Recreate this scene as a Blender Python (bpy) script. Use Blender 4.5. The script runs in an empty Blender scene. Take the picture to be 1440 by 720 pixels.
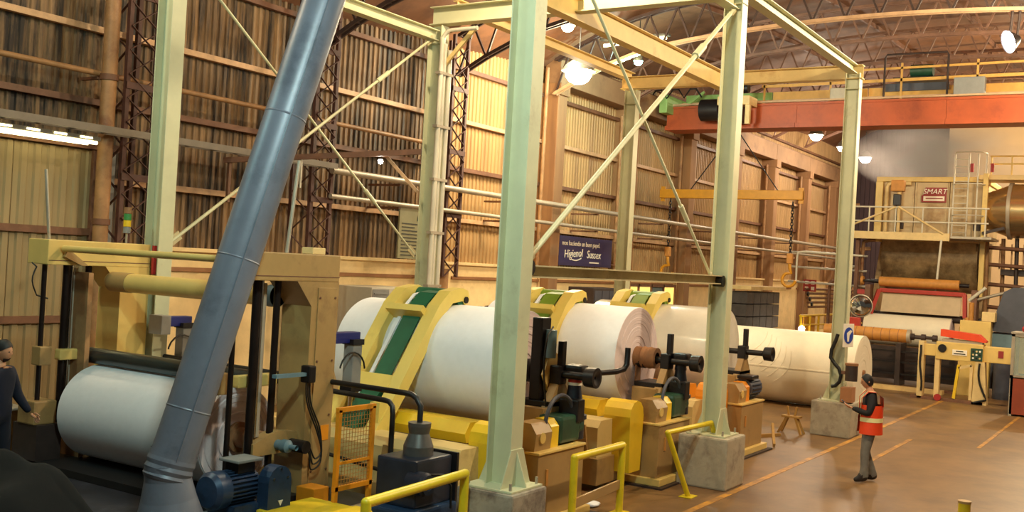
import bpy, bmesh, math, random
from mathutils import Vector, Matrix
random.seed(7)
SC = bpy.context.scene
COL = SC.collection
PI = math.pi
# ------------------------------------------------------------------ camera
cam_d = bpy.data.cameras.new('camera')
cam = bpy.data.objects.new('camera', cam_d); COL.objects.link(cam)
yaw, pit, rol = math.radians(32.352), math.radians(0.382), math.radians(3.241)
cy, sy, cp, sp = math.cos(yaw), math.sin(yaw), math.cos(pit), math.sin(pit)
F = Vector((cy*cp, sy*cp, sp)); R0 = Vector((sy, -cy, 0)); U0 = R0.cross(F)
R = math.cos(rol)*R0 + math.sin(rol)*U0
U = -math.sin(rol)*R0 + math.cos(rol)*U0
cam.matrix_world = Matrix(((R.x, U.x, -F.x, 0), (R.y, U.y, -F.y, 0), (R.z, U.z, -F.z, 3.34), (0, 0, 0, 1)))
cam_d.sensor_fit = 'HORIZONTAL'; cam_d.sensor_width = 36; cam_d.lens = 36*1469.4/1440
cam_d.clip_start = .1; cam_d.clip_end = 300
SC.camera = cam
# ------------------------------------------------------------------ world, exposure
w = bpy.data.worlds.new('hall_ambient'); SC.world = w; w.use_nodes = True
w.node_tree.nodes['Background'].inputs[0].default_value = (1.0, .80, .58, 1)
w.node_tree.nodes['Background'].inputs[1].default_value = .07
SC.view_settings.view_transform = 'Standard'; SC.view_settings.look = 'None'
SC.view_settings.exposure = 0.2; SC.view_settings.gamma = 1; SC.view_settings.use_curve_mapping = False
WARM = (1.0, .83, .54); COOL = (.60, 1.0, .94); WHITE = (1.0, .84, .64)
# lamps of the hall and two added fill lamps: (x, y, z, colour, watts, radius) ; each becomes a high-bay lamp thing further down
LAMPS = [
 (23.9, 13.4, 8.55, WARM, 1200, .36, 'big glaring high-bay lamp nearest the concrete pillars'),
 (23.2, 13.4, 9.6, WARM, 600, .16, 'small high-bay lamp above the big glaring lamp'),
 (27.4, 13.4, 9.5, COOL, 500, .12, 'teal-tinted high-bay lamp under the yellow monorail beam'),
 (45.3, 13.4, 9.75, WHITE, 560, .26, 'high-bay lamp under the crane bridge, left of the far three'),
 (49.6, 13.4, 9.75, WHITE, 480, .22, 'high-bay lamp half behind the third front column, middle of the far three'),
 (53.9, 13.4, 9.75, WHITE, 560, .28, 'high-bay lamp in the steam, right of the far three'),
 (14.0, 9.0, 9.6, WARM, 700, .18, 'high-bay lamp over the first paper roll'),
 (6.5, 13.0, 9.2, WARM, 300, .18, 'high-bay lamp over the rewinder wall side'),
 (31.0, 1.5, 9.7, WARM, 1350, .18, 'high-bay lamp over the walkway near the reel stand'),
 (24.0, 2.0, 9.7, WARM, 1500, .18, 'high-bay lamp over the walkway near the wrapped roll'),
 (14.0, 1.0, 9.7, WARM, 1700, .18, 'high-bay lamp over the walkway near the unwind stands'),
 (4.2, 3.2, 7.6, COOL, 200, .18, 'teal mercury lamp in front of the rewinder'),
 (4.0, 12.3, 8.2, COOL, 240, .18, 'teal mercury lamp by the sliding door'),
 (5.4, 4.3, 7.4, (.74, 1.0, .92), 720, .18, 'added unseen fill lamp in front of the rewinder'),  # added out of view to light the near end of the rewinder roll
 (55.0, 3.0, 10.6, WARM, 1500, .18, 'added unseen fill lamp by the distant end wall'),  # added out of view to brighten the end wall plaster
 (42.0, 3.0, 9.7, WARM, 1700, .18, 'high-bay lamp over the dryer hood'),
]
for i, (x, y, z, c, e, r, lab) in enumerate(LAMPS):
    l = bpy.data.lights.new('lamp_light', 'POINT'); l.energy = e*1.0; l.color = c; l.shadow_soft_size = r
    lo = bpy.data.objects.new('lamp_light', l); COL.objects.link(lo); lo.location = (x, y, z-.42)

# ------------------------------------------------------------------ helpers
def lin(c):
    def f(u):
        u /= 255.0
        return u/12.92 if u <= .04045 else ((u+.055)/1.055)**2.4
    return (f(c[0]), f(c[1]), f(c[2]))
MATS = {}
def mat(name, rgb, rough=.5, metal=0., var=.18, scale=4., dirt=None, dirt_at=.55, streak=False, bump=0., emit=0., trans=0., alpha=1., fine=True, dscale=None, coat=0.):
    m = bpy.data.materials.new(name); m.use_nodes = True; MATS[name] = m
    nt = m.node_tree; N = nt.nodes; L = nt.links; b = N['Principled BSDF']
    c = lin(rgb)
    b.inputs['Roughness'].default_value = rough; b.inputs['Metallic'].default_value = metal
    if coat: b.inputs['Coat Weight'].default_value = coat; b.inputs['Coat Roughness'].default_value = .12
    if emit:
        b.inputs['Base Color'].default_value = (*c, 1)
        b.inputs['Emission Color'].default_value = (*c, 1); b.inputs['Emission Strength'].default_value = emit
        return m
    geo = N.new('ShaderNodeNewGeometry'); mp = N.new('ShaderNodeMapping'); L.new(geo.outputs['Position'], mp.inputs[0])
    if streak: mp.inputs['Scale'].default_value = (1, 1, .09)
    nz = N.new('ShaderNodeTexNoise'); nz.inputs['Scale'].default_value = scale; nz.inputs['Detail'].default_value = 5; nz.inputs['Roughness'].default_value = .65
    L.new(mp.outputs[0], nz.inputs['Vector'])
    cr = N.new('ShaderNodeValToRGB'); L.new(nz.outputs['Fac'], cr.inputs[0])
    lo = tuple(max(0, v*(1-var*1.3)) for v in c); hi = tuple(min(1, v*(1+var)) for v in c)
    cr.color_ramp.elements[0].position = .28; cr.color_ramp.elements[1].position = .72
    cr.color_ramp.elements[0].color = (*lo, 1); cr.color_ramp.elements[1].color = (*hi, 1)
    out = cr.outputs[0]
    if dirt:
        d = lin(dirt); n2 = N.new('ShaderNodeTexNoise'); n2.inputs['Scale'].default_value = dscale or scale*.6; n2.inputs['Detail'].default_value = 7; n2.inputs['Roughness'].default_value = .7
        mp2 = N.new('ShaderNodeMapping'); mp2.inputs['Location'].default_value = (7.3, 2.1, 4.4); L.new(mp.outputs[0], mp2.inputs[0]); L.new(mp2.outputs[0], n2.inputs['Vector'])
        r2 = N.new('ShaderNodeValToRGB'); L.new(n2.outputs['Fac'], r2.inputs[0])
        r2.color_ramp.elements[0].position = dirt_at-.09; r2.color_ramp.elements[1].position = dirt_at+.14
        mx = N.new('ShaderNodeMix'); mx.data_type = 'RGBA'; L.new(r2.outputs[0], mx.inputs['Factor']); L.new(out, mx.inputs['A']); mx.inputs['B'].default_value = (*d, 1)
        out = mx.outputs['Result']
    L.new(out, b.inputs['Base Color'])
    if bump:
        bp = N.new('ShaderNodeBump'); bp.inputs['Strength'].default_value = bump; bp.inputs['Distance'].default_value = .02
        L.new(nz.outputs['Fac'], bp.inputs['Height']); L.new(bp.outputs[0], b.inputs['Normal'])
    if trans: b.inputs['Transmission Weight'].default_value = trans
    if alpha < 1: b.inputs['Alpha'].default_value = alpha
    return m

def perp(d):
    d = d.normalized(); a = Vector((0, 0, 1)) if abs(d.z) < .95 else Vector((1, 0, 0))
    u = d.cross(a).normalized(); return u, u.cross(d).normalized()

class MB:
    def __init__(s): s.v = []; s.f = []; s.sm = []; s.mi = []; s.m = 0
    def add(s, vs, fs, smooth=False):
        o = len(s.v); s.v += [tuple(x) for x in vs]
        for f in fs: s.f.append([i+o for i in f]); s.sm.append(smooth); s.mi.append(s.m)
        return s
    def hexa(s, p):      # 8 points, bottom ring 0-3, top ring 4-7
        return s.add(p, [(3, 2, 1, 0), (4, 5, 6, 7), (0, 1, 5, 4), (1, 2, 6, 5), (2, 3, 7, 6), (3, 0, 4, 7)])
    def box(s, x0, x1, y0, y1, z0, z1, bv=0., M=None):
        if bv <= 0:
            p = [Vector(q) for q in ((x0,y0,z0),(x1,y0,z0),(x1,y1,z0),(x0,y1,z0),(x0,y0,z1),(x1,y0,z1),(x1,y1,z1),(x0,y1,z1))]
            if M: p = [M @ q for q in p]
            return s.hexa(p)
        bm = bmesh.new(); bmesh.ops.create_cube(bm, size=1)
        for v in bm.verts: v.co = Vector(((x0+x1)/2+v.co.x*(x1-x0), (y0+y1)/2+v.co.y*(y1-y0), (z0+z1)/2+v.co.z*(z1-z0)))
        bmesh.ops.bevel(bm, geom=bm.edges[:]+bm.verts[:], offset=bv, segments=2, profile=.6, affect='EDGES')
        vs = [(M @ v.co) if M else v.co.copy() for v in bm.verts]; bm.verts.index_update()
        fs = [[v.index for v in f.verts] for f in bm.faces]; bm.free()
        return s.add(vs, fs)
    def bar(s, a, b, w, h, up=(0, 0, 1)):     # rectangular bar a->b, w across, h along up
        a = Vector(a); b = Vector(b); d = (b-a).normalized(); up = Vector(up)
        if abs(d.dot(up)) > .98: up = Vector((0, 1, 0))
        x = d.cross(up).normalized()*w/2; z = x.cross(d).normalized()*h/2
        return s.hexa([a-x-z, a+x-z, b+x-z, b-x-z, a-x+z, a+x+z, b+x+z, b-x+z])
    def ibeam(s, a, b, h, w, t=.014, tw=.01, up=(0, 0, 1)):
        a = Vector(a); b = Vector(b); upv = Vector(up); d = (b-a).normalized()
        if abs(d.dot(upv)) > .98: upv = Vector((0, 1, 0))
        x = d.cross(upv).normalized(); z = x.cross(d).normalized()
        s.bar(a+z*(h/2-t/2), b+z*(h/2-t/2), w, t, z); s.bar(a-z*(h/2-t/2), b-z*(h/2-t/2), w, t, z); s.bar(a, b, tw, h-2*t, z)
        return s
    def tube(s, a, b, r, r1=None, n=12, caps=True):
        a = Vector(a); b = Vector(b); r1 = r if r1 is None else r1; u, v = perp(b-a)
        A = [a+(u*math.cos(2*PI*i/n)+v*math.sin(2*PI*i/n))*r for i in range(n)]
        B = [b+(u*math.cos(2*PI*i/n)+v*math.sin(2*PI*i/n))*r1 for i in range(n)]
        s.add(A+B, [(i, (i+1) % n, n+(i+1) % n, n+i) for i in range(n)], True)
        if caps: s.add(A, [list(range(n))[::-1]]); s.add(B, [list(range(n))])
        return s
    def path(s, pts, r, n=8, closed=False):
        pts = [Vector(p) for p in pts]; k = len(pts); rings = []; u = None
        for i in range(k):
            if closed: d = pts[(i+1) % k]-pts[i-1]
            else: d = pts[min(i+1, k-1)]-pts[max(i-1, 0)]
            d.normalize()
            if u is None: u, v = perp(d)
            else: u = (u-d*u.dot(d)).normalized()
            v = u.cross(d)
            rings.append([pts[i]+(u*math.cos(2*PI*j/n)+v*math.sin(2*PI*j/n))*r for j in range(n)])
        vs = [p for q in rings for p in q]; fs = []
        for i in range(k if closed else k-1):
            a = i*n; b = ((i+1) % k)*n
            for j in range(n): fs.append((a+j, a+(j+1) % n, b+(j+1) % n, b+j))
        s.add(vs, fs, True)
        if not closed: s.add(rings[0], [list(range(n))[::-1]]); s.add(rings[-1], [list(range(n))])
        return s
    def lathe(s, base, axis, prof, n=32, smooth=True):   # prof: (distance along axis, radius)
        base = Vector(base); axis = Vector(axis).normalized(); u, v = perp(axis); k = len(prof); vs = []
        for (t, r) in prof:
            for j in range(n): vs.append(base+axis*t+(u*math.cos(2*PI*j/n)+v*math.sin(2*PI*j/n))*max(r, 1e-4))
        for i in range(k-1):
            ring = vs[i*n:(i+2)*n]
            s.add(ring, [(j, (j+1) % n, n+(j+1) % n, n+j) for j in range(n)], smooth)
        return s
    def prism(s, poly, plane, a, b):   # poly in 2D; plane 'xz' extruded along y a->b, 'yz' along x, 'xy' along z
        def P(q, t): return {'xz': (q[0], t, q[1]), 'yz': (t, q[0], q[1]), 'xy': (q[0], q[1], t)}[plane]
        n = len(poly); A = [P(q, a) for q in poly]; B = [P(q, b) for q in poly]
        s.add(A+B, [(i, (i+1) % n, n+(i+1) % n, n+i) for i in range(n)]); s.add(A, [list(range(n))[::-1]]); s.add(B, [list(range(n))])
        return s
    def sphere(s, c, r, n=12, m=8, sc=(1, 1, 1)):
        c = Vector(c); vs = []; fs = []
        for i in range(m+1):
            th = PI*i/m
            for j in range(n): vs.append(c+Vector((math.sin(th)*math.cos(2*PI*j/n)*sc[0], math.sin(th)*math.sin(2*PI*j/n)*sc[1], math.cos(th)*sc[2]))*r)
        for i in range(m):
            for j in range(n): fs.append((i*n+j, (i+1)*n+j, (i+1)*n+(j+1) % n, i*n+(j+1) % n))
        return s.add(vs, fs, True)
    def mesh(s, name, mats, shift=(0, 0, 0)):
        sh = Vector(shift); me = bpy.data.meshes.new(name)
        me.from_pydata([tuple(Vector(v)-sh) for v in s.v], [], s.f)
        me.polygons.foreach_set('use_smooth', s.sm); me.polygons.foreach_set('material_index', s.mi)
        for m in (mats if isinstance(mats, (list, tuple)) else [mats]): me.materials.append(MATS[m] if isinstance(m, str) else m)
        bm = bmesh.new(); bm.from_mesh(me); bmesh.ops.remove_doubles(bm, verts=[v for v in bm.verts if False], dist=0)
        bmesh.ops.recalc_face_normals(bm, faces=bm.faces[:]); bm.to_mesh(me); bm.free()
        me.update(); return me
W = {}
def put(o, loc=None):
    COL.objects.link(o)
    return o
def T(name, label, cat, loc, group=None, kind=None):
    o = bpy.data.objects.new(name, None); o.empty_display_size = .1; put(o); o.location = loc; W[o.name] = Vector(loc)
    if kind: o['kind'] = kind
    o['label'] = label
    if cat: o['category'] = cat
    if group: o['group'] = group
    return o
def part(name, mb, m, parent, label=None, kind=None):
    base = W[parent.name]
    o = bpy.data.objects.new(name, mb.mesh(name, m, base)); put(o); o.parent = parent; W[o.name] = base
    if label: o['label'] = label
    if kind: o['kind'] = kind
    return o
def single(name, mb, m, label, cat, group=None, kind=None):
    xs = [v[0] for v in mb.v]; ys = [v[1] for v in mb.v]; zs = [v[2] for v in mb.v]
    base = Vector(((min(xs)+max(xs))/2, (min(ys)+max(ys))/2, min(zs)))
    o = bpy.data.objects.new(name, mb.mesh(name, m, base)); put(o); o.location = base; W[o.name] = base
    if kind: o['kind'] = kind
    o['label'] = label
    if cat: o['category'] = cat
    if group: o['group'] = group
    return o
def struct(name, mb, m, label, parent=None):
    o = bpy.data.objects.new(name, mb.mesh(name, m)); put(o); o.parent = parent; W[o.name] = Vector((0, 0, 0))
    if parent is None: o['kind'] = 'structure'; o['label'] = label
    return o
def inst(name, me, parent, M):           # piece sharing mesh data, M in world space
    o = bpy.data.objects.new(name, me); put(o); o.parent = parent
    o.matrix_local = Matrix.Translation(-W[parent.name]) @ M; W[o.name] = W[parent.name]
    return o
def along(a, b):                          # matrix carrying the unit x bar onto a->b
    a = Vector(a); b = Vector(b); d = b-a; l = d.length; x = d/l
    up = Vector((0, 0, 1)) if abs(x.z) < .97 else Vector((0, 1, 0))
    y = up.cross(x).normalized(); z = x.cross(y)
    return Matrix(((x.x*l, y.x, z.x, a.x), (x.y*l, y.y, z.y, a.y), (x.z*l, y.z, z.z, a.z), (0, 0, 0, 1)))
def unit_bar(name, w, h, m):
    return MB().box(0, 1, -w/2, w/2, -h/2, h/2).mesh(name, m)
def dup(root, loc, label=None):
    def cp(o, p):
        c = o.copy(); put(c); c.parent = p
        for ch in list(o.children): cp(ch, c)
        return c
    c = cp(root, None); c.location = loc
    if label: c['label'] = label
    return c
def arc(c, r, a0, a1, n, plane='xz'):
    out = []
    for i in range(n+1):
        t = a0+(a1-a0)*i/n; u, v = r*math.cos(t), r*math.sin(t)
        out.append({'xz': (c[0]+u, c[1], c[2]+v), 'yz': (c[0], c[1]+u, c[2]+v), 'xy': (c[0]+u, c[1]+v, c[2])}[plane])
    return out
def xf(mb, M):
    mb.v = [tuple(M @ Vector(v)) for v in mb.v]; return mb
def spline(pts, n=6):
    P = [Vector(p) for p in pts]; out = []
    for i in range(len(P)-1):
        p0 = P[max(i-1, 0)]; p1 = P[i]; p2 = P[i+1]; p3 = P[min(i+2, len(P)-1)]
        for k in range(n):
            t = k/n; out.append(.5*((2*p1)+(p2-p0)*t+(2*p0-5*p1+4*p2-p3)*t*t+(3*p1-p0-3*p2+p3)*t**3))
    out.append(P[-1]); return out
def text_mesh(s, size, m, shear=0., ext=.004, align='CENTER'):
    cu = bpy.data.curves.new('lettering', 'FONT'); cu.body = s; cu.size = size; cu.extrude = ext; cu.shear = shear; cu.align_x = align; cu.align_y = 'CENTER'; cu.resolution_u = 3
    o = bpy.data.objects.new('lettering', cu); put(o)
    bpy.context.view_layer.update()
    me = bpy.data.meshes.new_from_object(o.evaluated_get(bpy.context.evaluated_depsgraph_get()))
    bpy.data.objects.remove(o); me.materials.clear(); me.materials.append(MATS[m]); return me
def text(name, s, size, m, parent, loc, face='-y', shear=0., ext=.004, roll=0.):
    me = text_mesh(s, size, m, shear, ext)
    if face == '-y': Rm = Matrix.Rotation(PI/2, 4, 'X')
    else: Rm = Matrix.Rotation(-PI/2, 4, 'Z') @ Matrix.Rotation(PI/2, 4, 'X')      # faces -x
    return inst(name, me, parent, Matrix.Translation(Vector(loc)) @ Rm @ Matrix.Rotation(roll, 4, 'Z'))

# ------------------------------------------------------------------ materials
mat('concrete_floor', (126, 94, 56), .46, var=.25, scale=1.1, dirt=(92, 66, 44), dirt_at=.56, dscale=.5, coat=.04)
mat('floor_paint', (206, 146, 46), .5, var=.25, scale=5, dirt=(138, 100, 60), dirt_at=.46)
mat('deck_black', (44, 44, 52), .42, var=.3, scale=3, dirt=(88, 88, 96), dirt_at=.66)
mat('cladding', (156, 122, 82), .6, var=.25, scale=3.2, dirt=(38, 28, 22), dirt_at=.47, streak=True, dscale=3.4)
mat('cladding_clean', (176, 140, 92), .6, var=.16, scale=2.6, dirt=(120, 84, 60), dirt_at=.64, streak=True)
mat('door_sheet', (152, 132, 94), .55, var=.14, scale=2, dirt=(120, 96, 66), dirt_at=.64, streak=True)
mat('girt_steel', (116, 78, 56), .6, var=.25, scale=4)
mat('girt_light', (196, 156, 116), .55, var=.2, scale=4)
mat('lattice_steel', (84, 52, 44), .65, var=.3, scale=5)
mat('rust_pipe', (166, 124, 82), .55, var=.25, scale=3, dirt=(112, 60, 40), dirt_at=.62)
mat('masonry', (236, 206, 150), .75, var=.1, scale=2, dirt=(190, 150, 100), dirt_at=.66)
mat('masonry_trim', (150, 104, 66), .7, var=.15)
mat('pillar_concrete', (152, 112, 74), .8, var=.14, scale=1.6, dirt=(112, 78, 54), dirt_at=.6, streak=True)
mat('girder_concrete', (146, 112, 80), .8, var=.14, scale=1.4, dirt=(98, 70, 56), dirt_at=.62)
mat('end_plaster', (236, 204, 158), .8, var=.05, scale=1)
mat('roof_sheet', (120, 80, 52), .7, var=.18, scale=1.2, dirt=(78, 50, 36), dirt_at=.58)
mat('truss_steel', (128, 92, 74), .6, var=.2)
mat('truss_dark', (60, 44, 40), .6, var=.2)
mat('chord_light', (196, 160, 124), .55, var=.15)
mat('cream_steel', (206, 204, 168), .42, var=.07, scale=2, dirt=(168, 156, 122), dirt_at=.68, bump=.05)
mat('cream_worn', (192, 178, 138), .5, var=.1, scale=3, dirt=(140, 118, 84), dirt_at=.64)
mat('beam_yellow', (228, 200, 134), .5, var=.1, scale=2, dirt=(190, 136, 76), dirt_at=.66)
mat('pedestal', (176, 164, 142), .8, var=.14, scale=4, dirt=(120, 104, 92), dirt_at=.58, bump=.3)
mat('pedestal_stain', (168, 156, 138), .8, var=.14, scale=4, dirt=(92, 74, 66), dirt_at=.52, bump=.3)
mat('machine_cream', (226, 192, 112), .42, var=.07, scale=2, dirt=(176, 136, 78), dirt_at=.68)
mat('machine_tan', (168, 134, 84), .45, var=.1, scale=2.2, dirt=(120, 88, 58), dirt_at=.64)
mat('bed_cream', (222, 196, 132), .48, var=.08, scale=2, dirt=(168, 134, 86), dirt_at=.64)
mat('machine_yellow', (236, 196, 40), .38, var=.08, scale=2, dirt=(190, 140, 40), dirt_at=.68)
mat('rail_yellow', (222, 196, 34), .4, var=.1, scale=5, dirt=(130, 104, 40), dirt_at=.68)
mat('arm_yellow', (232, 206, 108), .42, var=.06, scale=2, dirt=(190, 160, 80), dirt_at=.7)
mat('safety_orange', (236, 146, 30), .45, var=.08)
mat('crane_orange', (178, 80, 36), .5, var=.15, scale=1.5, dirt=(136, 54, 28), dirt_at=.62)
mat('crane_yellow', (218, 168, 86), .5, var=.1)
mat('crane_green', (150, 190, 112), .5, var=.1)
mat('spreader_yellow', (206, 142, 30), .45, var=.1)
mat('paper', (238, 240, 246), .85, var=.025, scale=9)
mat('paper_cool', (228, 224, 226), .85, var=.03, scale=9)
mat('paper_edge', (222, 204, 206), .9, var=.05, scale=22)
mat('wrap_film', (226, 218, 204), .22, var=.06, scale=3, bump=.35, coat=.6)
mat('wrap_paper', (236, 224, 200), .5, var=.04, scale=3, bump=.25)
mat('core_card', (150, 104, 68), .8, var=.15, scale=6)
mat('core_orange', (196, 134, 62), .6, var=.12, scale=8)
mat('black_metal', (34, 30, 32), .4, .3, var=.3, scale=6)
mat('black_paint', (24, 24, 26), .45, var=.2)
mat('dark_rod', (52, 44, 42), .28, .7, var=.2)
mat('chrome', (200, 196, 188), .2, 1., var=.06)
mat('stainless', (206, 176, 128), .22, .85, var=.12, scale=1.5)
mat('rubber_roller', (34, 44, 44), .3, var=.1, coat=.3)
mat('belt_green', (20, 96, 66), .55, var=.1)
mat('belt_lime', (120, 150, 40), .55, var=.1)
mat('motor_green', (40, 74, 56), .4, var=.15, dirt=(24, 40, 32), dirt_at=.6)
mat('motor_blue', (44, 66, 96), .36, .2, var=.15, scale=6, dirt=(30, 36, 50), dirt_at=.62)
mat('gear_dark', (44, 48, 62), .4, .2, var=.2, scale=5)
mat('navy', (26, 32, 104), .4, var=.1)
mat('duct_metal', (112, 116, 130), .42, .15, var=.1, scale=2.2, dirt=(78, 82, 96), dirt_at=.6)
mat('grey_panel', (136, 136, 134), .5, var=.1)
mat('louver_light', (196, 188, 170), .5, var=.06)
mat('conduit', (214, 206, 186), .4, var=.06)
mat('tray_grey', (122, 112, 100), .5, .2, var=.1)
mat('dark_galv', (92, 88, 86), .4, .4, var=.2)
mat('web_paper', (196, 172, 138), .6, var=.08, scale=3)
mat('galv', (176, 164, 146), .45, .3, var=.12)
mat('banner_blue', (40, 32, 84), .5, var=.05)
mat('letter_white', (246, 236, 220), .5, var=.02)
mat('letter_red', (150, 44, 40), .5, var=.05)
mat('letter_dark', (54, 54, 44), .6, var=.05)
mat('board_olive', (138, 132, 98), .6, var=.08)
mat('sign_blue', (46, 74, 168), .4, var=.03)
mat('sign_red', (170, 40, 40), .5, var=.05)
mat('sign_green', (60, 140, 70), .5, var=.05)
mat('red_paint', (176, 50, 36), .45, var=.12, scale=3)
mat('guard_red', (232, 74, 30), .45, var=.06)
mat('brick_panel', (150, 66, 40), .6, var=.1)
mat('glass_pane', (196, 214, 204), .08, var=.02, alpha=.35)
mat('mirror', (196, 204, 210), .06, 1., var=.02)
mat('hood_panel', (192, 166, 124), .48, .15, var=.1, scale=1.6, dirt=(150, 110, 74), dirt_at=.6)
mat('hood_dirty', (184, 154, 110), .42, .2, var=.2, scale=2.4, dirt=(120, 96, 66), dirt_at=.5)
mat('frame_cream', (226, 196, 136), .5, var=.1)
mat('dark_machine', (58, 44, 40), .55, var=.3, scale=3)
mat('slate_box', (74, 76, 88), .5, var=.12)
mat('end_cladding', (74, 54, 58), .7, var=.2, scale=2, dirt=(60, 44, 46), dirt_at=.55, streak=True)
mat('steel_blue', (104, 130, 142), .5, var=.1)
mat('crate_dark', (72, 66, 64), .7, var=.25, scale=5)
mat('cardboard', (170, 116, 76), .8, var=.1)
mat('wood', (176, 134, 68), .7, var=.15)
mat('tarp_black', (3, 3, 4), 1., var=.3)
mat('cable_black', (18, 18, 18), .5, var=.1)
mat('lamp_shade', (110, 108, 100), .4, .5, var=.1)
mat('bulb_warm', (255, 226, 168), emit=60)
mat('bulb_white', (255, 240, 214), emit=60)
mat('bulb_cool', (150, 255, 230), emit=40)
mat('tube_light', (255, 238, 176), emit=6)
mat('door_glow', (255, 236, 180), emit=1.6)
mat('window_glow', (255, 224, 120), emit=.9)
mat('floodlight_face', (255, 246, 250), emit=40)
# ================================================================== SETTING
X_END = 62.0
fl = struct('floor', MB().box(-6, X_END, -12, 17, -.3, 0), 'concrete_floor', 'brown concrete hall floor, worn and slightly glossy')
# slab joints are geometry: recessed dark strips are avoided, lines are thin painted films standing a little proud
mb = MB().box(11, 33.0, 5.54, 5.65, 0, .004); struct('floor_line', mb, 'floor_paint', '', fl)
mb = MB().box(24.0, 34.0, 3.27, 3.35, 0, .004); struct('floor_line', mb, 'floor_paint', '', fl)
mb = MB().box(20.2, 24.0, 4.62, 4.72, 0, .004); struct('floor_line', mb, 'floor_paint', '', fl)
dk = MB().box(3.2, 10.0, 7.95, 14.6, 0, .4, .015)
deck = single('raised_deck', dk, 'deck_black', 'low black scuffed steel deck under the rewinder at the left', 'platform', kind='structure')
for k in range(4):
    part('deck_plate', MB().box(3.25+k*1.68, 3.25+k*1.68+1.65, 8.0, 14.55, .4, .408, .003), 'deck_black', deck)

def corr(mb, x0, x1, z0, z1, y, pitch=.18, dep=.035):
    n = max(1, round((x1-x0)/pitch)); p = (x1-x0)/n; pts = []
    for i in range(n):
        a = x0+i*p
        pts += [(a, y), (a+p*.38, y), (a+p*.5, y-dep), (a+p*.88, y-dep)]
    pts.append((x1, y))
    for (xa, ya), (xb, yb) in zip(pts[:-1], pts[1:]):
        mb.add([(xa, ya, z0), (xb, yb, z0), (xb, yb, z1), (xa, ya, z1)], [(0, 1, 2, 3)])
    return mb
wl = struct('wall_left', MB().box(-2, X_END, 16.62, 16.8, 0, 11.2), 'girt_steel', 'long left wall of dirty corrugated cladding on a pale masonry base')
bays = [(2, 7), (7, 12), (12, 17), (17, 22), (22, 27.4), (27.4, 32.4), (32.4, 37.4), (37.4, 42.3), (42.3, 47.2), (47.2, 52.1), (52.1, 57), (57, X_END)]
rows = [(3.27, 4.42), (4.42, 5.8), (5.8, 7.1), (7.1, 8.5), (8.5, 10.9)]
for bi, (xa, xb) in enumerate(bays):
    for (za, zb) in rows:
        m = 'cladding' if xb < 23 else 'cladding_clean'
        struct('cladding_sheet', corr(MB(), xa+.02, xb-.02, za+.01, zb+.06, 16.58+.012*(za > 5)), m, '', wl)
    for z in (4.42, 5.8, 7.1, 8.5):
        struct('girt', MB().box(xa, xb, 16.40, 16.53, z-.06, z+.05), 'girt_light' if z in (4.42, 7.1) else 'girt_steel', '', wl)
    if xb > 11:
        x0 = max(xa, 11.6)
        struct('masonry_base', MB().box(x0+.01, xb-.01, 16.2, 16.62, 0, 3.2), 'masonry', '', wl)
        struct('base_coping', MB().box(x0, xb, 16.12, 16.62, 3.2, 3.28, .012), 'masonry', '', wl)
        struct('base_moulding', MB().box(x0+.6, xb-.3, 16.15, 16.22, 2.82, 2.90), 'masonry_trim', '', wl)
# the big sliding door at the far left
d1 = struct('door_1', MB().box(4.0, 11.5, 16.075, 16.12, 0, 4.9), 'door_sheet', 'tall pale corrugated sliding door at the far left')
for k in range(5):
    struct('door_sheet', corr(MB(), 4.0+1.5*k, 4.0+1.5*k+1.49, 0.02, 4.88, 16.05, .25, .03), 'door_sheet', '', d1)
for z in (1.95, 3.46):
    struct('door_rail', MB().box(4, 11.5, 15.96, 16.04, z-.06, z+.06), 'girt_steel', '', d1)
struct('door_jamb', MB().box(11.42, 11.56, 15.95, 16.2, 0, 5.0), 'girt_steel', '', d1)
struct('door_jamb', MB().box(11.62, 11.9, 16.0, 16.2, 0, 5.0), 'grey_panel', '', d1)
struct('door_header', MB().box(4, 11.9, 15.9, 16.2, 4.9, 5.02), 'girt_steel', '', d1)
# end wall
wb = struct('wall_back', MB().box(X_END, X_END+.2, -12, 17, 0, 13.2), 'end_plaster', 'distant end wall, pale plaster on the right, in steam')
mb = MB()
for k in range(22):
    ya = 10.9+k*.26; mb.box(X_END-.08, X_END, ya, ya+.22, 0, 12.4)
struct('cladding_backing', MB().box(X_END-.02, X_END, 10.9, 16.6, 0, 12.4), 'end_cladding', '', wb)
struct('cladding_ribs', mb, 'end_cladding', '', wb)['kind'] = 'stuff'
# roof
ZC = {2: 9.3, 7: 9.35, 12: 9.4, 17: 9.5, 22: 9.75, 27: 10.1, 32: 10.65, 37: 11.0, 42: 11.2, 47: 11.4, 52: 11.6, 57: 11.8, 62: 12.0}
def zch(x, y): return ZC[x]-.0107*(y-6.5)**2-.045*max(0, y-12)**2
ys = [-12+29*i/16 for i in range(17)]
ce = struct('ceiling', MB().box(2, X_END, 16.4, 16.8, 10.0, 10.1), 'roof_sheet', 'arched brown roof of sheets over lattice trusses')
xs_ = sorted(ZC)
for a, b in zip(xs_[:-1], xs_[1:]):
    for j in range(0, 16, 2):
        mb = MB()
        for t in (j, j+1):
            p = [(a, ys[t], zch(a, ys[t])+1.3), (b, ys[t], zch(b, ys[t])+1.3), (b, ys[t+1], zch(b, ys[t+1])+1.3), (a, ys[t+1], zch(a, ys[t+1])+1.3)]
            mb.hexa([Vector(q) for q in p]+[Vector(q)+Vector((0, 0, .06)) for q in p])
        struct('roof_sheet', mb, 'roof_sheet', '', ce)
    for y in (-6, -3, 0, 3, 6, 9, 12, 14.5):
        struct('purlin', MB().bar((a, y, zch(a, y)+1.22), (b, y, zch(b, y)+1.22), .07, .14), 'truss_steel', '', ce)
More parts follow.
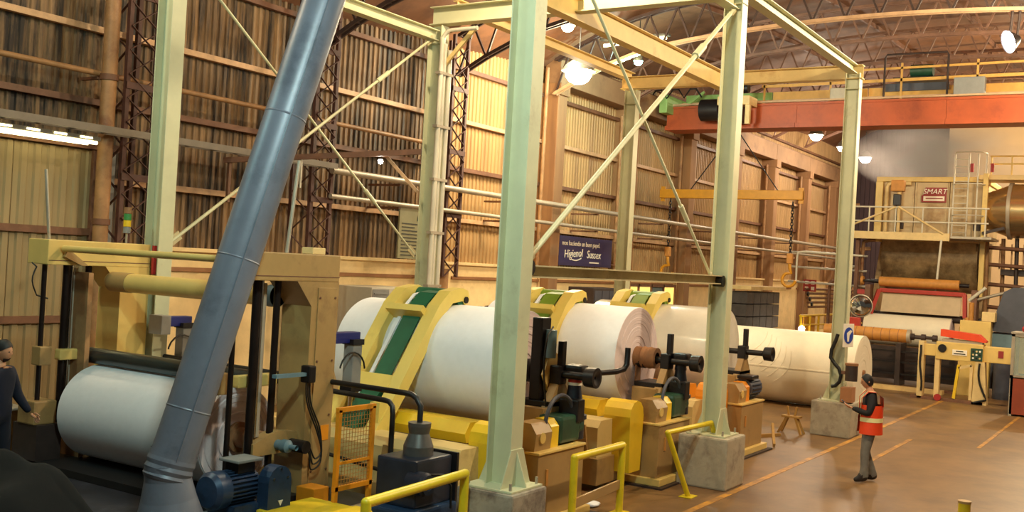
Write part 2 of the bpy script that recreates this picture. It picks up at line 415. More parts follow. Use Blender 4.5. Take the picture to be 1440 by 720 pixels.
# trusses
UB_DARK = unit_bar('truss_web', .05, .05, 'truss_dark'); UB_STEEL = unit_bar('truss_web', .05, .05, 'truss_steel')
ords = ['second', 'third', 'fourth', 'fifth', 'sixth', 'seventh', 'eighth']
tl = {17: 'dark lattice roof truss highest at the upper left, above the grey duct', 22: 'dark lattice roof truss landing on the rusty lattice column behind the front column',
      27: 'lattice roof truss with bottom chord coloured as if lit carrying the floodlight at upper right', 32: 'brown lattice roof truss just beyond the floodlit one, before the crane',
      37: 'brown lattice roof truss just behind the orange crane bridge', 42: 'lattice roof truss second behind the crane bridge', 47: 'lattice roof truss third behind the crane bridge, in haze', 52: 'farthest lattice roof truss, above the steam'}
for X in (17, 22, 27, 32, 37, 42, 47, 52):
    t = T('roof_truss', tl[X], 'truss', (X, 16.0, zch(X, 16)-.05), kind='structure')
    cm = 'chord_light' if X in (27,) else ('truss_dark' if X < 27 else 'truss_steel')  # paler chord colour stands in for lamp light falling on it
    yy = [15.9-.85*i for i in range(30)]
    bot = [(X, y, zch(X, y)) for y in yy]; top = [(X, y, zch(X, y)+1.02) for y in yy]
    for nm, pts in (('bottom_chord', bot), ('top_chord', top)):
        mb = MB()
        for p, q in zip(pts[:-1], pts[1:]):
            for dx in (-.075, .075): mb.bar((p[0]+dx, p[1], p[2]), (q[0]+dx, q[1], q[2]), .05, .085)
            mb.bar((p[0]-.08, p[1], p[2]), (p[0]+.08, p[1], p[2]), .12, .02)
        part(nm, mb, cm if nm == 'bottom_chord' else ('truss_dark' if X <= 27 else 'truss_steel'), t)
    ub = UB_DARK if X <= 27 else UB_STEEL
    for i in range(len(yy)-1):
        m = ((Vector(top[i])+Vector(top[i+1]))/2)
        inst('web_bar', ub, t, along(bot[i], m)); inst('web_bar', ub, t, along(m, bot[i+1]))
# lattice wall columns
UB_L = unit_bar('lacing_bar', .045, .012, 'lattice_steel')
for X, lab in ((12, 'rusty lattice wall column beside the pale steel column at the left'), (16.72, 'rusty lattice wall column behind the crossed rods, left of the notice board'), (21.6, 'rusty lattice wall column right behind the conduit-clad steel column')):
    t = T('lattice_column', lab, 'column', (X, 15.85, 0), kind='structure')
    topz = zch(5*round(X/5)+2 if X > 13 else 12, 15.9)+.9
    for dx in (-.3, .3):
        for dy in (-.3, .25):
            part('corner_angle', MB().box(X+dx-.04, X+dx+.04, 15.85+dy-.04, 15.85+dy+.04, 0 if X < 21 else 2.9, topz), 'lattice_steel', t)
    if X > 21: part('stub_pipe', MB().tube((X-.1, 15.75, 0), (X-.1, 15.75, 3.1), .22, n=16), 'rust_pipe', t)
    n = int((topz-2.9)/.42)
    for k in range(n):
        z0 = 2.9+k*.42; s = 1 if k % 2 else -1
        inst('lacing_bar', UB_L, t, along((X-.3*s, 15.52, z0), (X+.3*s, 15.52, z0+.42)))
        inst('lacing_bar', UB_L, t, along((X+.3*s, 15.50, z0), (X-.3*s, 15.50, z0+.42)))
        inst('lacing_bar', UB_L, t, along((X-.32, 15.55 if s > 0 else 16.1, z0), (X-.32, 16.1 if s > 0 else 15.55, z0+.42)))
    for k in range(3):
        part('batten', MB().box(X-.34, X+.34, 15.49, 15.53, 4.4+k*1.6, 4.52+k*1.6), 'lattice_steel', t)
# rusty downpipe beside the first lattice column
mb = MB().tube((11.45, 15.7, .0), (11.45, 15.7, 8.95), .13, n=16)
dp = T('downpipe', 'tall rusty round downpipe left of the pale steel column', 'pipe', (11.45, 15.7, 0)); part('pipe', mb, 'rust_pipe', dp)
for z in (3.6, 6.1, 8.2): part('clamp', MB().tube((11.45, 15.7, z), (11.45, 15.7, z+.1), .155, n=16), 'girt_steel', dp)
# pale vertical post at upper wall between bays (behind the concrete pillars)
# concrete pillars
xs = [27.5, 32.65, 37.85, 42.95, 47.9, 53.2, 58.4]
pl = ['nearest concrete wall pillar, left of the purple banner', 'concrete wall pillar at the right end of the purple banner', 'concrete wall pillar behind the left half of the yellow spreader beam',
      'concrete wall pillar right behind the second front column', 'concrete wall pillar behind the right end of the yellow spreader beam', 'concrete wall pillar next to the farther hanging hook', 'farthest concrete wall pillar, beside the third front column']
for X, lab in zip(xs, pl):
    t = T('concrete_pillar', lab, 'pillar', (X, 15.9, 0), kind='structure')
    part('shaft', MB().box(X-.27, X+.27, 15.9, 16.6, 0, 8.6, .03), 'pillar_concrete', t)
    part('corbel', MB().box(X-.29, X+.29, 15.82, 16.6, 8.5, 8.86, .02), 'pillar_concrete', t)
    part('service_pipe', MB().tube((X-.42, 16.25, 0), (X-.42, 16.25, 9.3 if X < 30 else 8.6), .06, n=10), 'rust_pipe', t)
gi = T('runway_girder', 'long concrete crane runway girder along the wall pillars', 'girder', (44.7, 15.9, 8.86), kind='structure')
for a, b in zip([27.35]+xs[1:], xs[1:]+[X_END]):
    part('girder_span', MB().box(a+.01, b-.01, 15.95, 16.5, 8.86, 9.6, .02), 'girder_concrete', gi)
part('crane_rail', MB().box(27.4, X_END, 16.15, 16.23, 9.6, 9.7), 'girt_steel', gi)
# long pipes along the wall
def wallpipe(lab, z, y, x0, x1, r, m, n=10):
    t = T('wall_pipe', lab, 'pipe', ((x0+x1)/2, y, z)); part('pipe', MB().tube((x0, y, z), (x1, y, z), r, n=n), m, t)
    x = x0+2.4
    while x < x1:
        part('hanger', MB().box(x-.04, x+.04, y, 16.4, z-r-.05, z-r), 'girt_steel', t); x += 5.0
wallpipe('upper galvanised pipe running along the whole left wall', 5.12, 15.42, 16.9, 60, .075, 'galv')
wallpipe('lower galvanised pipe running along the wall below the first', 4.56, 15.42, 16.9, 60, .055, 'galv')
wallpipe('thin brown pipe high on the left wall', 6.22, 15.9, 4, 22, .05, 'rust_pipe')
t = T('cable_tray', 'flat grey cable tray on the left wall above the fluorescent lamp', 'cable tray', (10.5, 15.4, 5.2))
part('side_rail', MB().box(5, 16.9, 15.25, 15.28, 5.14, 5.26), 'tray_grey', t); part('side_rail', MB().box(5, 16.9, 15.5, 15.53, 5.14, 5.26), 'tray_grey', t)
for k in range(20): part('rung', MB().box(5.2+k*.6, 5.26+k*.6, 15.28, 15.5, 5.15, 5.18), 'tray_grey', t)
# fluorescent fitting
t = T('fluorescent_lamp', 'long lit fluorescent fitting above the sliding door', 'lamp', (9.5, 15.6, 5.0))
part('housing', MB().box(7.0, 11.15, 15.42, 15.78, 5.0, 5.07), 'lamp_shade', t)
part('tube', MB().tube((7.05, 15.45, 4.965), (11.1, 15.45, 4.965), .03, n=10), 'tube_light', t); part('tube', MB().tube((7.05, 15.7, 4.965), (11.1, 15.7, 4.965), .03, n=10), 'tube_light', t)
for k in range(8): part('vent_slot', MB().box(7.4+k*.48, 7.62+k*.48, 15.4, 15.42, 5.02, 5.05), 'tube_light', t)

# ================================================================== STEEL PORTAL FRAME
CX = (9.7, 15.9, 23.2); FY, BY = 6.1, 12.0
def hcol(lab, X, Y, zb, zt, ped, pm='pedestal', pw=.42):
    t = T('steel_column', lab, 'column', (X, Y, 0), kind='structure')
    d, b = .31, .24
    part('flange', MB().box(X-b/2, X+b/2, Y-d/2, Y-d/2+.018, zb, zt, .004), 'cream_steel', t)
    part('flange', MB().box(X-b/2, X+b/2, Y+d/2-.018, Y+d/2, zb, zt, .004), 'cream_steel', t)
    part('web', MB().box(X-.008, X+.008, Y-d/2+.018, Y+d/2-.018, zb, zt), 'cream_steel', t)
    bpl = part('base_plate', MB().box(X-.32, X+.32, Y-.32, Y+.32, zb, zb+.025, .005), 'cream_steel', t)
    for s in (-1, 1):
        part('gusset', MB().prism([(X, zb+.02), (X+s*.3, zb+.02), (X+s*.12, zb+.42), (X, zb+.42)], 'xz', Y-d/2-.012, Y-d/2), 'cream_steel', t)
        part('gusset', MB().prism([(Y+s*d/2, zb+.02), (Y+s*.31, zb+.02), (Y+s*d/2, zb+.42)], 'yz', X-.007, X+.007), 'cream_steel', t)
    for sx in (-1, 1):
        for sy in (-1, 1): part('anchor_bolt', MB().tube((X+sx*.27, Y+sy*.27, zb+.02), (X+sx*.27, Y+sy*.27, zb+.1), .018, n=6), 'galv', bpl)
    if ped: part('concrete_base', MB().box(X-ped, X+ped, Y-ped, Y+ped, 0, zb, .03), pm, t)
    for z in (zt-.34,): part('stiffener', MB().box(X-b/2, X+b/2, Y-d/2, Y+d/2, z-.008, z+.008), 'cream_steel', t)
    return t
c1 = hcol('large cream steel column nearest the camera, on a stained concrete block', CX[0], FY, .90, 8.0, .36, 'pedestal_stain')
c2 = hcol('cream steel column on a grey concrete block beside the leaning yellow rail', CX[1], FY, .80, 8.0, .41)
c3 = hcol('cream steel column with the blue round sign, right of the wrapped roll', CX[2], FY, .74, 7.9, .43)
b1 = hcol('pale steel column behind the rewinder at the left', CX[0], BY, .5, 7.9, .4)
b2 = hcol('pale steel column clad in white conduits, mid picture', CX[1], BY, .5, 7.75, .4)
b3 = hcol('pale steel column right of the purple banner', CX[2], 11.45, .5, 7.75, .4)
def fbeam(lab, a, b, h, wd, m='cream_steel', name='steel_beam', ribs=0):
    t = T(name, lab, 'beam', (Vector(a)+Vector(b))/2, kind='structure')
    a = Vector(a); b = Vector(b); d = (b-a).normalized(); x = d.cross(Vector((0, 0, 1))).normalized(); z = x.cross(d).normalized()
    part('top_flange', MB().bar(a+z*(h/2-.008), b+z*(h/2-.008), wd, .016), m, t); part('bottom_flange', MB().bar(a-z*(h/2-.008), b-z*(h/2-.008), wd, .016), m, t)
    part('web', MB().bar(a, b, .01, h-.03), m, t)
    for k in range(ribs):
        p = a+d*((b-a).length*(k+.5)/ribs); part('stiffener', MB().bar(p-z*(h/2-.01), p+z*(h/2-.01), wd*.9, .01, d), m, t)
    return t
fbeam('cream top beam between first and second front columns', (CX[0], FY, 7.66), (CX[1]-.12, FY, 7.66), .2, .2)
fbeam('cream top beam from second to third front column, upper right', (CX[1], FY, 7.98), (CX[2]-.1, FY, 7.98), .2, .2)
fbeam('thin horizontal brace beam between first and second front columns at mid height', (CX[0]+.1, FY, 3.26), (CX[1]-.1, FY, 3.26), .14, .2, 'cream_worn')
fbeam('cream top beam at the back left, meeting the conduit column', (CX[0], BY, 7.55), (CX[1]-.1, BY, 7.55), .2, .2)
fbeam('yellow lit top beam at the back, behind the big lamp', (CX[1], BY-.4, 8.12), (CX[2]+.2, BY-.4, 8.12), .2, .2, 'beam_yellow')
fbeam('deep cream cross beam over the conduit column to the second front column', (CX[1], BY+.15, 7.94), (CX[1], FY-.1, 7.94), .34, .24)
fbeam('deep cream cross beam on top of the third front column', (CX[2], 11.75, 7.93), (CX[2], FY-.2, 7.93), .30, .22, 'beam_yellow')
fbeam('cream cross beam on the nearest front column, out at the top', (CX[0], BY, 8.1), (CX[0], FY, 8.1), .3, .22)
mr = fbeam('yellow monorail hoist beam slanting across the top centre', (9.5, 9.0, 7.8), (22.85, 9.0, 7.8), .40, .22, 'beam_yellow', 'monorail_beam')
def rod(lab, a, b, r=.026):
    t = T('brace_rod', lab, 'rod', (Vector(a)+Vector(b))/2, kind='structure')
    a = Vector(a); b = Vector(b); d = (b-a).normalized()
    rd = part('rod', MB().tube(a, b, r, n=8), 'cream_steel', t)
    part('turnbuckle', MB().tube(a+d*1.5, a+d*1.85, r*1.7, n=8), 'cream_steel', rd)
    for p, s in ((a, 1), (b, -1)): part('end_lug', MB().bar(p-d*.02*s, p+d*.2*s, .02, .13), 'cream_worn', t)
rod('diagonal rod rising right to the top of the second front column', (CX[1]-.1, FY-.03, 7.6), (CX[0]+.16, FY-.03, 3.36), .034)
rod('thinner diagonal rod falling right to the foot of the front bracing', (CX[1]-.18, FY+.05, 3.2), (CX[0]+.1, FY+.05, 7.7), .022)
rod('diagonal rod rising right to the conduit column at the back', (CX[1]-.2, BY, 7.48), (CX[0]+.2, BY, 3.36), .026)
rod('thin diagonal rod falling right behind the grey duct to the notice board', (CX[1]-.3, BY+.06, 3.4), (CX[0]+.3, BY+.06, 7.4), .022)
for (X, Y, Z, n) in ((CX[0]+.17, FY-.03, 3.3, 'knuckle'), (CX[1]-.17, FY-.03, 3.24, 'knuckle')):
    single('brace_knuckle', MB().tube((X, Y-.08, Z), (X, Y+.08, Z), .09, n=12), 'black_metal', 'dark pin knuckle at the %s end of the mid-height brace beam' % ('left' if X < 12 else 'right'), 'pin')
# conduits on the back column
t = T('conduit_bundle', 'white conduits clamped up the pale column in mid picture', 'conduit', (CX[1]+.1, BY-.2, .5))
for k, dx in enumerate((-.16, -.05, .1)):
    r = (.05, .03, .045)[k]
    part('conduit', MB().tube((CX[1]+dx, BY-.22, .6), (CX[1]+dx, BY-.22, 7.5-.1*k), r, n=8), 'conduit', t)
for z in (1.8, 2.8, 3.8, 4.8, 5.8, 6.8): part('clamp', MB().box(CX[1]-.25, CX[1]+.17, BY-.27, BY-.16, z, z+.05), 'galv', t)
part('bend', MB().path([(CX[1]-.16, BY-.22, 7.4)]+arc((CX[1]-.16, BY-.42, 7.42), .2, 0, PI/2, 5, 'yz')+[(CX[1]-.16, BY-1.0, 7.62)], .04), 'conduit', t)
part('knee_brace', MB().bar((CX[1], BY-.16, 7.0), (CX[1], BY-.85, 7.68), .05, .08), 'beam_yellow', b2)
# bracket frame on the back column
t = T('bracket_frame', 'dark steel bracket arm with struts left of the conduit column', 'bracket', (15.0, 13.5, 5.1))
part('arm', MB().bar((15.85, 12.2, 5.36), (13.95, 15.5, 5.0), .1, .1), 'girt_steel', t)
part('strut', MB().bar((15.6, 12.9, 5.28), (15.9, 12.3, 4.6), .05, .06), 'girt_light', t)
part('strut', MB().bar((14.0, 15.4, 5.0), (14.0, 15.4, 4.2), .06, .06), 'girt_steel', t)
part('strut', MB().bar((14.7, 14.2, 5.1), (14.7, 14.2, 4.55), .03, .03), 'conduit', t)
# ================================================================== PAPER ROLLS
def paper_roll(lab, X, y0, y1, z, r, m='paper', core=.075, name='paper_roll', rings=True, edge='paper_edge', grp=None):
    t = T(name, lab, 'paper roll', (X, (y0+y1)/2, z-r), grp)
    part('wound_paper', MB().lathe((X, y0, z), (0, 1, 0), [(0, r-.006), (.006, r), (y1-y0-.006, r), (y1-y0, r-.006)], 72), m, t)
    for yy, s in ((y0, 1), (y1, -1)):      # end faces: wound layers stand unevenly proud
        prof = [(0, core)]; n = 14; rad = core
        for k in range(n):
            ra = core+(r-.006-core)*k/n; rb = core+(r-.006-core)*(k+1)/n; d = random.uniform(-.012, .008)*(1 if rings else .3)
            prof += [(d, ra+.004), (d, rb-.002)]
        prof.append((0, r-.006))
        part('end_face', MB().lathe((X, yy, z), (0, s, 0), prof, 64, False), edge, t)
    part('core', MB().tube((X, y0-.05, z), (X, y1+.05, z), core, n=24), 'core_card', t)
    return t
SX = 3.65
AX = 12.5
A = paper_roll('big white paper roll on the first unwind stand, half behind the nearest front column', AX, 7.62, 10.42, 1.86, .83)
Bq = paper_roll('big white paper roll with brown wrapped core on the second unwind stand', AX+SX, 7.62, 10.36, 1.88, .83)
part('core_sleeve', MB().lathe((AX+SX, 7.62, 1.88), (0, -1, 0), [(-.02, .17), (.0, .175), (.12, .17), (.14, .185), (.2, .17), (.26, .185), (.3, .175), (.38, .175), (.38, .1)], 24), 'core_card', Bq)
part('hanging_strip', MB().box(AX+SX-.13, AX+SX+.05, 7.55, 7.575, .92, 1.75), 'core_card', Bq)
Cq = paper_roll('film-wrapped shiny paper roll on the third unwind stand, behind the second front column', AX+2*SX, 7.45, 10.2, 1.84, .84, 'wrap_film', rings=False, edge='wrap_film')
D = paper_roll('large cream-wrapped paper roll lying on the floor beyond the unwind stands', 27.9, 6.7, 10.45, .99, .98, 'wrap_paper', core=.09, rings=False, edge='wrap_paper')
mb = MB()
for k in range(6):      # folds of the wrapper, real ridges
    a0 = 2.2+k*.13; pts = []
    for i in range(9):
        th = a0-.55+i*.11; y = 9.4-.16*k+.1*i*.8-.35*math.sin(i*.3)
        pts.append((27.9+.985*math.cos(th+.35), y-.25, .99+.985*math.sin(th+.35)))
    mb.path(pts, .006, 6)
part('wrapper_fold', mb, 'wrap_paper', D)
part('wrapper_seam', MB().box(26.91, 26.925, 6.75, 10.4, 1.0, 1.03), 'wrap_paper', D)
RX, RZ = 8.8, 1.10
L = paper_roll('grey-white jumbo roll in the rewinder at the lower left', RX, 9.28, 11.9, RZ, .60, 'paper_cool', core=.18)

# ================================================================== REWINDER
t = T('rewinder', 'cream rewinder arch with black guide rods over the lower left roll', 'machine', (8.8, 10.4, .4))
def arch(y, side):
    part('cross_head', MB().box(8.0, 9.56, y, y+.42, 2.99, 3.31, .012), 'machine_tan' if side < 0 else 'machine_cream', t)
    part('beam_lip', MB().box(8.02, 9.56, y-.004, y+.0, 3.04, 3.05), 'girt_steel', t)
    p = MB().prism([(9.1, .41), (9.56, .41), (9.56, 2.99), (8.85, 2.99), (9.1, 2.7)], 'xz', y, y+.46)
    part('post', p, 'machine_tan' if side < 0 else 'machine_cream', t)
    if side < 0:
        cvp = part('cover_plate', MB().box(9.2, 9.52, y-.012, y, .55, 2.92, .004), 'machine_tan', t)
        for z in (.75, 1.4, 2.05, 2.8):
            for x in (9.23, 9.49): part('bolt', MB().tube((x, y-.012, z), (x, y-.024, z), .014, n=6), 'girt_steel', cvp)
    for x, r, m in ((8.1, .032, 'dark_rod'), (8.42, .05, 'dark_rod'), (8.5, .02, 'chrome'), (8.74, .042, 'dark_rod')):
        part('guide_rod', MB().tube((x, y+.2, .55 if r > .025 else 1.2), (x, y+.2, 2.99), r, n=12), m, t)
    part('lifting_screw', MB().tube((8.56, y+.26, 1.2), (8.56, y+.26, 2.95), .055, n=14), 'galv', t)
arch(8.5, -1); arch(11.98, 1)
part('inner_panel', MB().box(8.55, 8.62, 11.9, 12.3, .5, 2.9), 'rust_pipe', t)
part('spreader_roller', MB().tube((8.98, 8.93, 2.79), (8.98, 12.0, 2.79), .125, n=28), 'machine_cream', t)
part('roller_collar', MB().tube((8.98, 8.93, 2.79), (8.98, 9.05, 2.79), .132, n=28), 'steel_blue', t)
part('roller_collar', MB().tube((8.98, 11.6, 2.79), (8.98, 11.98, 2.79), .132, n=28), 'machine_tan', t)
part('tie_bar', MB().tube((8.2, 8.6, 3.2), (8.2, 11.95, 3.2), .042, n=16), 'machine_cream', t)
for y in (8.62, 11.98): part('tie_bar_foot', MB().prism([(8.2, 3.1), (8.45, 2.99), (8.55, 2.99), (8.25, 3.2)], 'xz', y-.06, y-.02), 'machine_tan', t)
dr = part('press_roller', MB().tube((RX-.05, 8.95, 1.81), (RX-.05, 12.05, 1.81), .105, n=28), 'rubber_roller', t)
for y in (8.78, 12.05):
    part('roller_bracket', MB().box(8.3, 8.9, y, y+.12, 1.76, 1.9, .02), 'machine_cream', t)
    part('bracket_clamp', MB().box(8.03, 8.2, y+.02, y+.2, 1.7, 1.94, .015), 'machine_tan', t)
for y, s in ((8.62, 1), (12.0, -1)):
    part('reel_arm', MB().prism([(8.42, 1.0), (9.1, 1.0), (9.1, 1.22), (8.8, 1.26), (8.42, 1.14)], 'xz', y, y+.16), 'machine_tan', t)
    part('chuck', MB().tube((RX, y+.16 if s > 0 else y, RZ), (RX, 9.27 if s > 0 else 11.92, RZ), .12, n=20), 'core_card', t)
part('chuck_cylinder', MB().lathe((8.8, 8.62, 1.1), (0, -1, 0), [(0, .06), (.08, .06), (.09, .075), (.17, .075), (.2, .03), (.3, .03)], 18), 'steel_blue', t)
part('small_motor', MB().tube((9.0, 8.6, 1.08), (9.0, 8.36, 1.08), .075, n=18), 'black_metal', t)
for k in range(3):
    x = 9.25+.05*k
    part('hose', MB().path(spline([(9.0+.03*k, 8.42, 1.95), (9.02+.03*k, 8.41, 1.6), (9.2+.03*k, 8.40, 1.25), (9.3, 8.40, 1.0-.06*k), (9.2-.03*k, 8.40, .92-.06*k), (9.1, 8.40, 1.06-.04*k), (9.02, 8.40, 1.1)], 5), .010, 6), 'cable_black', t)
part('manifold', MB().box(8.5, 9.02, 8.40, 8.47, 1.9, 1.94), 'steel_blue', t)
part('valve_cluster', MB().box(8.98, 9.1, 8.36, 8.5, 1.82, 2.02, .02), 'black_metal', t)
part('orange_step', MB().box(9.0, 9.25, 8.2, 8.48, .42, .62, .01), 'safety_orange', t)
part('label_plate', MB().box(9.36, 9.5, 8.482, 8.488, 1.1, 1.28), 'safety_orange', t)
part('base_frame', MB().box(8.0, 9.6, 8.5, 12.4, .41, .5), 'black_paint', t)
# pneumatic corner cylinders with navy brackets
for y, x in ((8.85, 10.30), (11.62, 9.93)):
    part('cylinder_bracket', MB().box(9.5, x+.1, y-.02, y+.12, 2.2, 2.34, .01), 'navy', t)
    part('bracket_block', MB().box(9.44, 9.6, y-.1, y+.16, 2.1, 2.36, .01), 'grey_panel', t)
    part('air_cylinder', MB().box(x-.09, x+.09, y-.07, y+.09, 1.62, 2.2, .015), 'grey_panel', t)
    for z in (1.58, 2.18): part('cylinder_cap', MB().box(x-.105, x+.105, y-.085, y+.105, z, z+.07), 'black_metal', t)
    part('piston_rod', MB().tube((x, y+.01, 1.35), (x, y+.01, 1.6), .03, n=10), 'chrome', t)
    part('air_hose', MB().path([(x-.35, y-.1, 1.9)]+arc((x-.12, y-.1, 1.85), .24, PI*.9, .1, 8), .012, 6), 'cable_black', t)
part('deflector', MB().prism([(9.55, 1.5), (9.95, 1.5), (9.72, 2.6), (9.5, 2.75)], 'xz', 12.2, 12.24), 'steel_blue', t)
part('safety_bracket', MB().box(9.55, 9.6, 11.9, 11.94, 2.9, 3.3), 'sign_red', t)
part('gear_case', MB().box(7.98, 8.3, 12.05, 12.4, .95, 1.25, .02), 'machine_tan', t)
part('kick_plate', MB().box(8.0, 8.35, 12.0, 12.5, .41, .95), 'dark_machine', t)
part('beam_cable', MB().path([(8.0, 12.3, 3.0)]+[(8.0-.05*math.sin(i*.6), 12.2, 2.95-.06*i) for i in range(7)]+[(8.15, 12.15, 2.55)], .01, 6), 'cable_black', t)
part('beam_rod', MB().tube((8.15, 12.2, 3.3), (8.05, 12.2, 4.2), .02, n=6), 'galv', t)
# tower light
t = T('tower_light', 'small red-yellow-green signal tower light on the far rewinder beam', 'signal light', (9.28, 12.15, 3.31))
part('stem', MB().tube((9.28, 12.15, 3.31), (9.28, 12.15, 3.45), .015, n=8), 'galv', t)
for k, m in enumerate(('grey_panel', 'machine_yellow', 'sign_green', 'rust_pipe')): part('lens', MB().tube((9.28, 12.15, 3.45+.09*k), (9.28, 12.15, 3.535+.09*k), .05, n=12), m, t)
single('junction_box', MB().box(9.2, 9.42, 8.62, 8.8, 3.311, 3.39, .01), 'frame_cream', 'small pale junction box on the near rewinder beam', 'box')
single('vent_pipe', MB().tube((8.9, 8.75, 3.311), (9.02, 8.75, 4.4), .022, n=8), 'galv', 'thin vertical pipe standing on the near rewinder beam beside the grey duct', 'pipe')
# big grey air duct
t = T('air_duct', 'thick slanting blue-grey metal duct crossing the picture at the left', 'duct', (7.05, 8.35, .41))
a = Vector((7.09, 8.37, 1.2)); top = Vector((8.62, 7.9, 6.75)); d = (top-a).normalized(); Ld = (top-a).length
prof = [(0, .226)]; k = .5
while k < Ld:
    prof += [(k-.012, .222), (k, .227), (k+.012, .222)]; k += 1.6
prof.append((Ld, .215))
part('pipe', MB().lathe(a, d, prof, 36), 'duct_metal', t)
part('joint_band', MB().lathe(a-d*.06, d, [(-.16, .22), (-.13, .238), (-.1, .226), (-.06, .242), (-.02, .23), (.02, .242), (.06, .236), (.12, .236)], 36), 'duct_metal', t)
part('flared_boot', MB().lathe((7.045, 8.385, 1.1), (.10, -.04, -1), [(-.06, .22), (0, .224), (.1, .226), (.3, .27), (.5, .33), (.68, .39)], 36), 'duct_metal', t)
part('seam', MB().bar(a+Vector((-.12, -.2, .0)), top+Vector((-.12, -.2, 0)), .012, .02, (0, -1, 0)), 'duct_metal', t)
part('latch', MB().box(6.86, 6.92, 8.16, 8.19, .64, .68), 'chrome', t)
# blue electric motor in the foreground
t = T('electric_motor', 'dark blue ribbed electric motor at the foot of the rewinder', 'motor', (7.95, 8.2, .41))
mc = Vector((7.92, 8.32, .80))
part('stand', MB().box(7.55, 8.35, 8.0, 8.6, .41, .52, .01), 'steel_blue', t)
part('foot', MB().box(7.72, 8.1, 8.12, 8.52, .52, .64), 'motor_blue', t)
part('body', MB().tube((7.62, 8.32, .80), (8.12, 8.32, .80), .165, n=28), 'motor_blue', t)
mb = MB()
for i in range(26):
    th = 2*PI*i/26; mb.bar((7.7, 8.32+.178*math.cos(th), .8+.178*math.sin(th)), (8.08, 8.32+.178*math.cos(th), .8+.178*math.sin(th)), .012, .03, (0, math.cos(th), math.sin(th)))
part('cooling_fin', mb, 'motor_blue', t)['kind'] = 'stuff'
part('fan_cover', MB().lathe((7.7, 8.32, .8), (-1, 0, 0), [(0, .2), (.14, .2), (.19, .16), (.2, .05), (.2, 0)], 28), 'motor_blue', t)
part('terminal_box', MB().box(7.82, 8.06, 8.2, 8.4, .96, 1.08, .01), 'black_metal', t)
part('terminal_lid', MB().box(7.76, 8.12, 8.14, 8.44, 1.08, 1.11, .01), 'grey_panel', t)
bcv = part('belt_cover', MB().prism([(8.05, .45)]+[(8.22+.17*math.cos(PI-i*PI/8), .86+.17*math.sin(PI-i*PI/8)) for i in range(9)]+[(8.39, .45)], 'xz', 7.98, 8.14), 'motor_blue', t)
for q in ((8.12, .55), (8.32, .55), (8.12, .9), (8.32, .9), (8.22, 1.0)): part('bolt', MB().tube((q[0], 7.98, q[1]), (q[0], 7.965, q[1]), .014, n=6), 'chrome', bcv)
part('mark_triangle', MB().prism([(8.2, .66), (8.27, .66), (8.235, .6)], 'xz', 7.972, 7.98), 'letter_white', bcv)
# black tarp heap at the very front left
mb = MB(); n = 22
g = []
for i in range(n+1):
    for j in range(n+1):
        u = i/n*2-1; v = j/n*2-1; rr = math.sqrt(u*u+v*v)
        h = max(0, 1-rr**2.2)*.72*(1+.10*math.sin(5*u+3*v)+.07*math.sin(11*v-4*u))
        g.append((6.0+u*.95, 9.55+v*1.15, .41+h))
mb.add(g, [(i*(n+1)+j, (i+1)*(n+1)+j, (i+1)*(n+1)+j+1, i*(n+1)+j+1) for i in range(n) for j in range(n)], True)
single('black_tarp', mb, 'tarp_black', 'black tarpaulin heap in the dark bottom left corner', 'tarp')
# cabinet and things left of the far frame
t = T('control_cabinet', 'grey-brown control desk beside the man at the left edge', 'cabinet', (8.0, 12.95, .41))
part('body', MB().box(7.72, 8.25, 12.72, 13.1, .41, 1.05, .015), 'machine_tan', t)
part('desk_top', MB().box(7.6, 8.3, 12.66, 13.15, 1.05, 1.09, .01), 'galv', t)
for k in range(4): part('button', MB().tube((7.78+k*.12, 12.8, 1.09), (7.78+k*.12, 12.8, 1.12), .022, n=8), ('chrome', 'black_metal', 'chrome', 'black_metal')[k], t)
single('paper_scrap', MB().box(7.75, 7.95, 12.45, 12.6, .409, .47, .02), 'paper', 'crumpled white paper scrap on the deck in front of the control desk', 'paper')

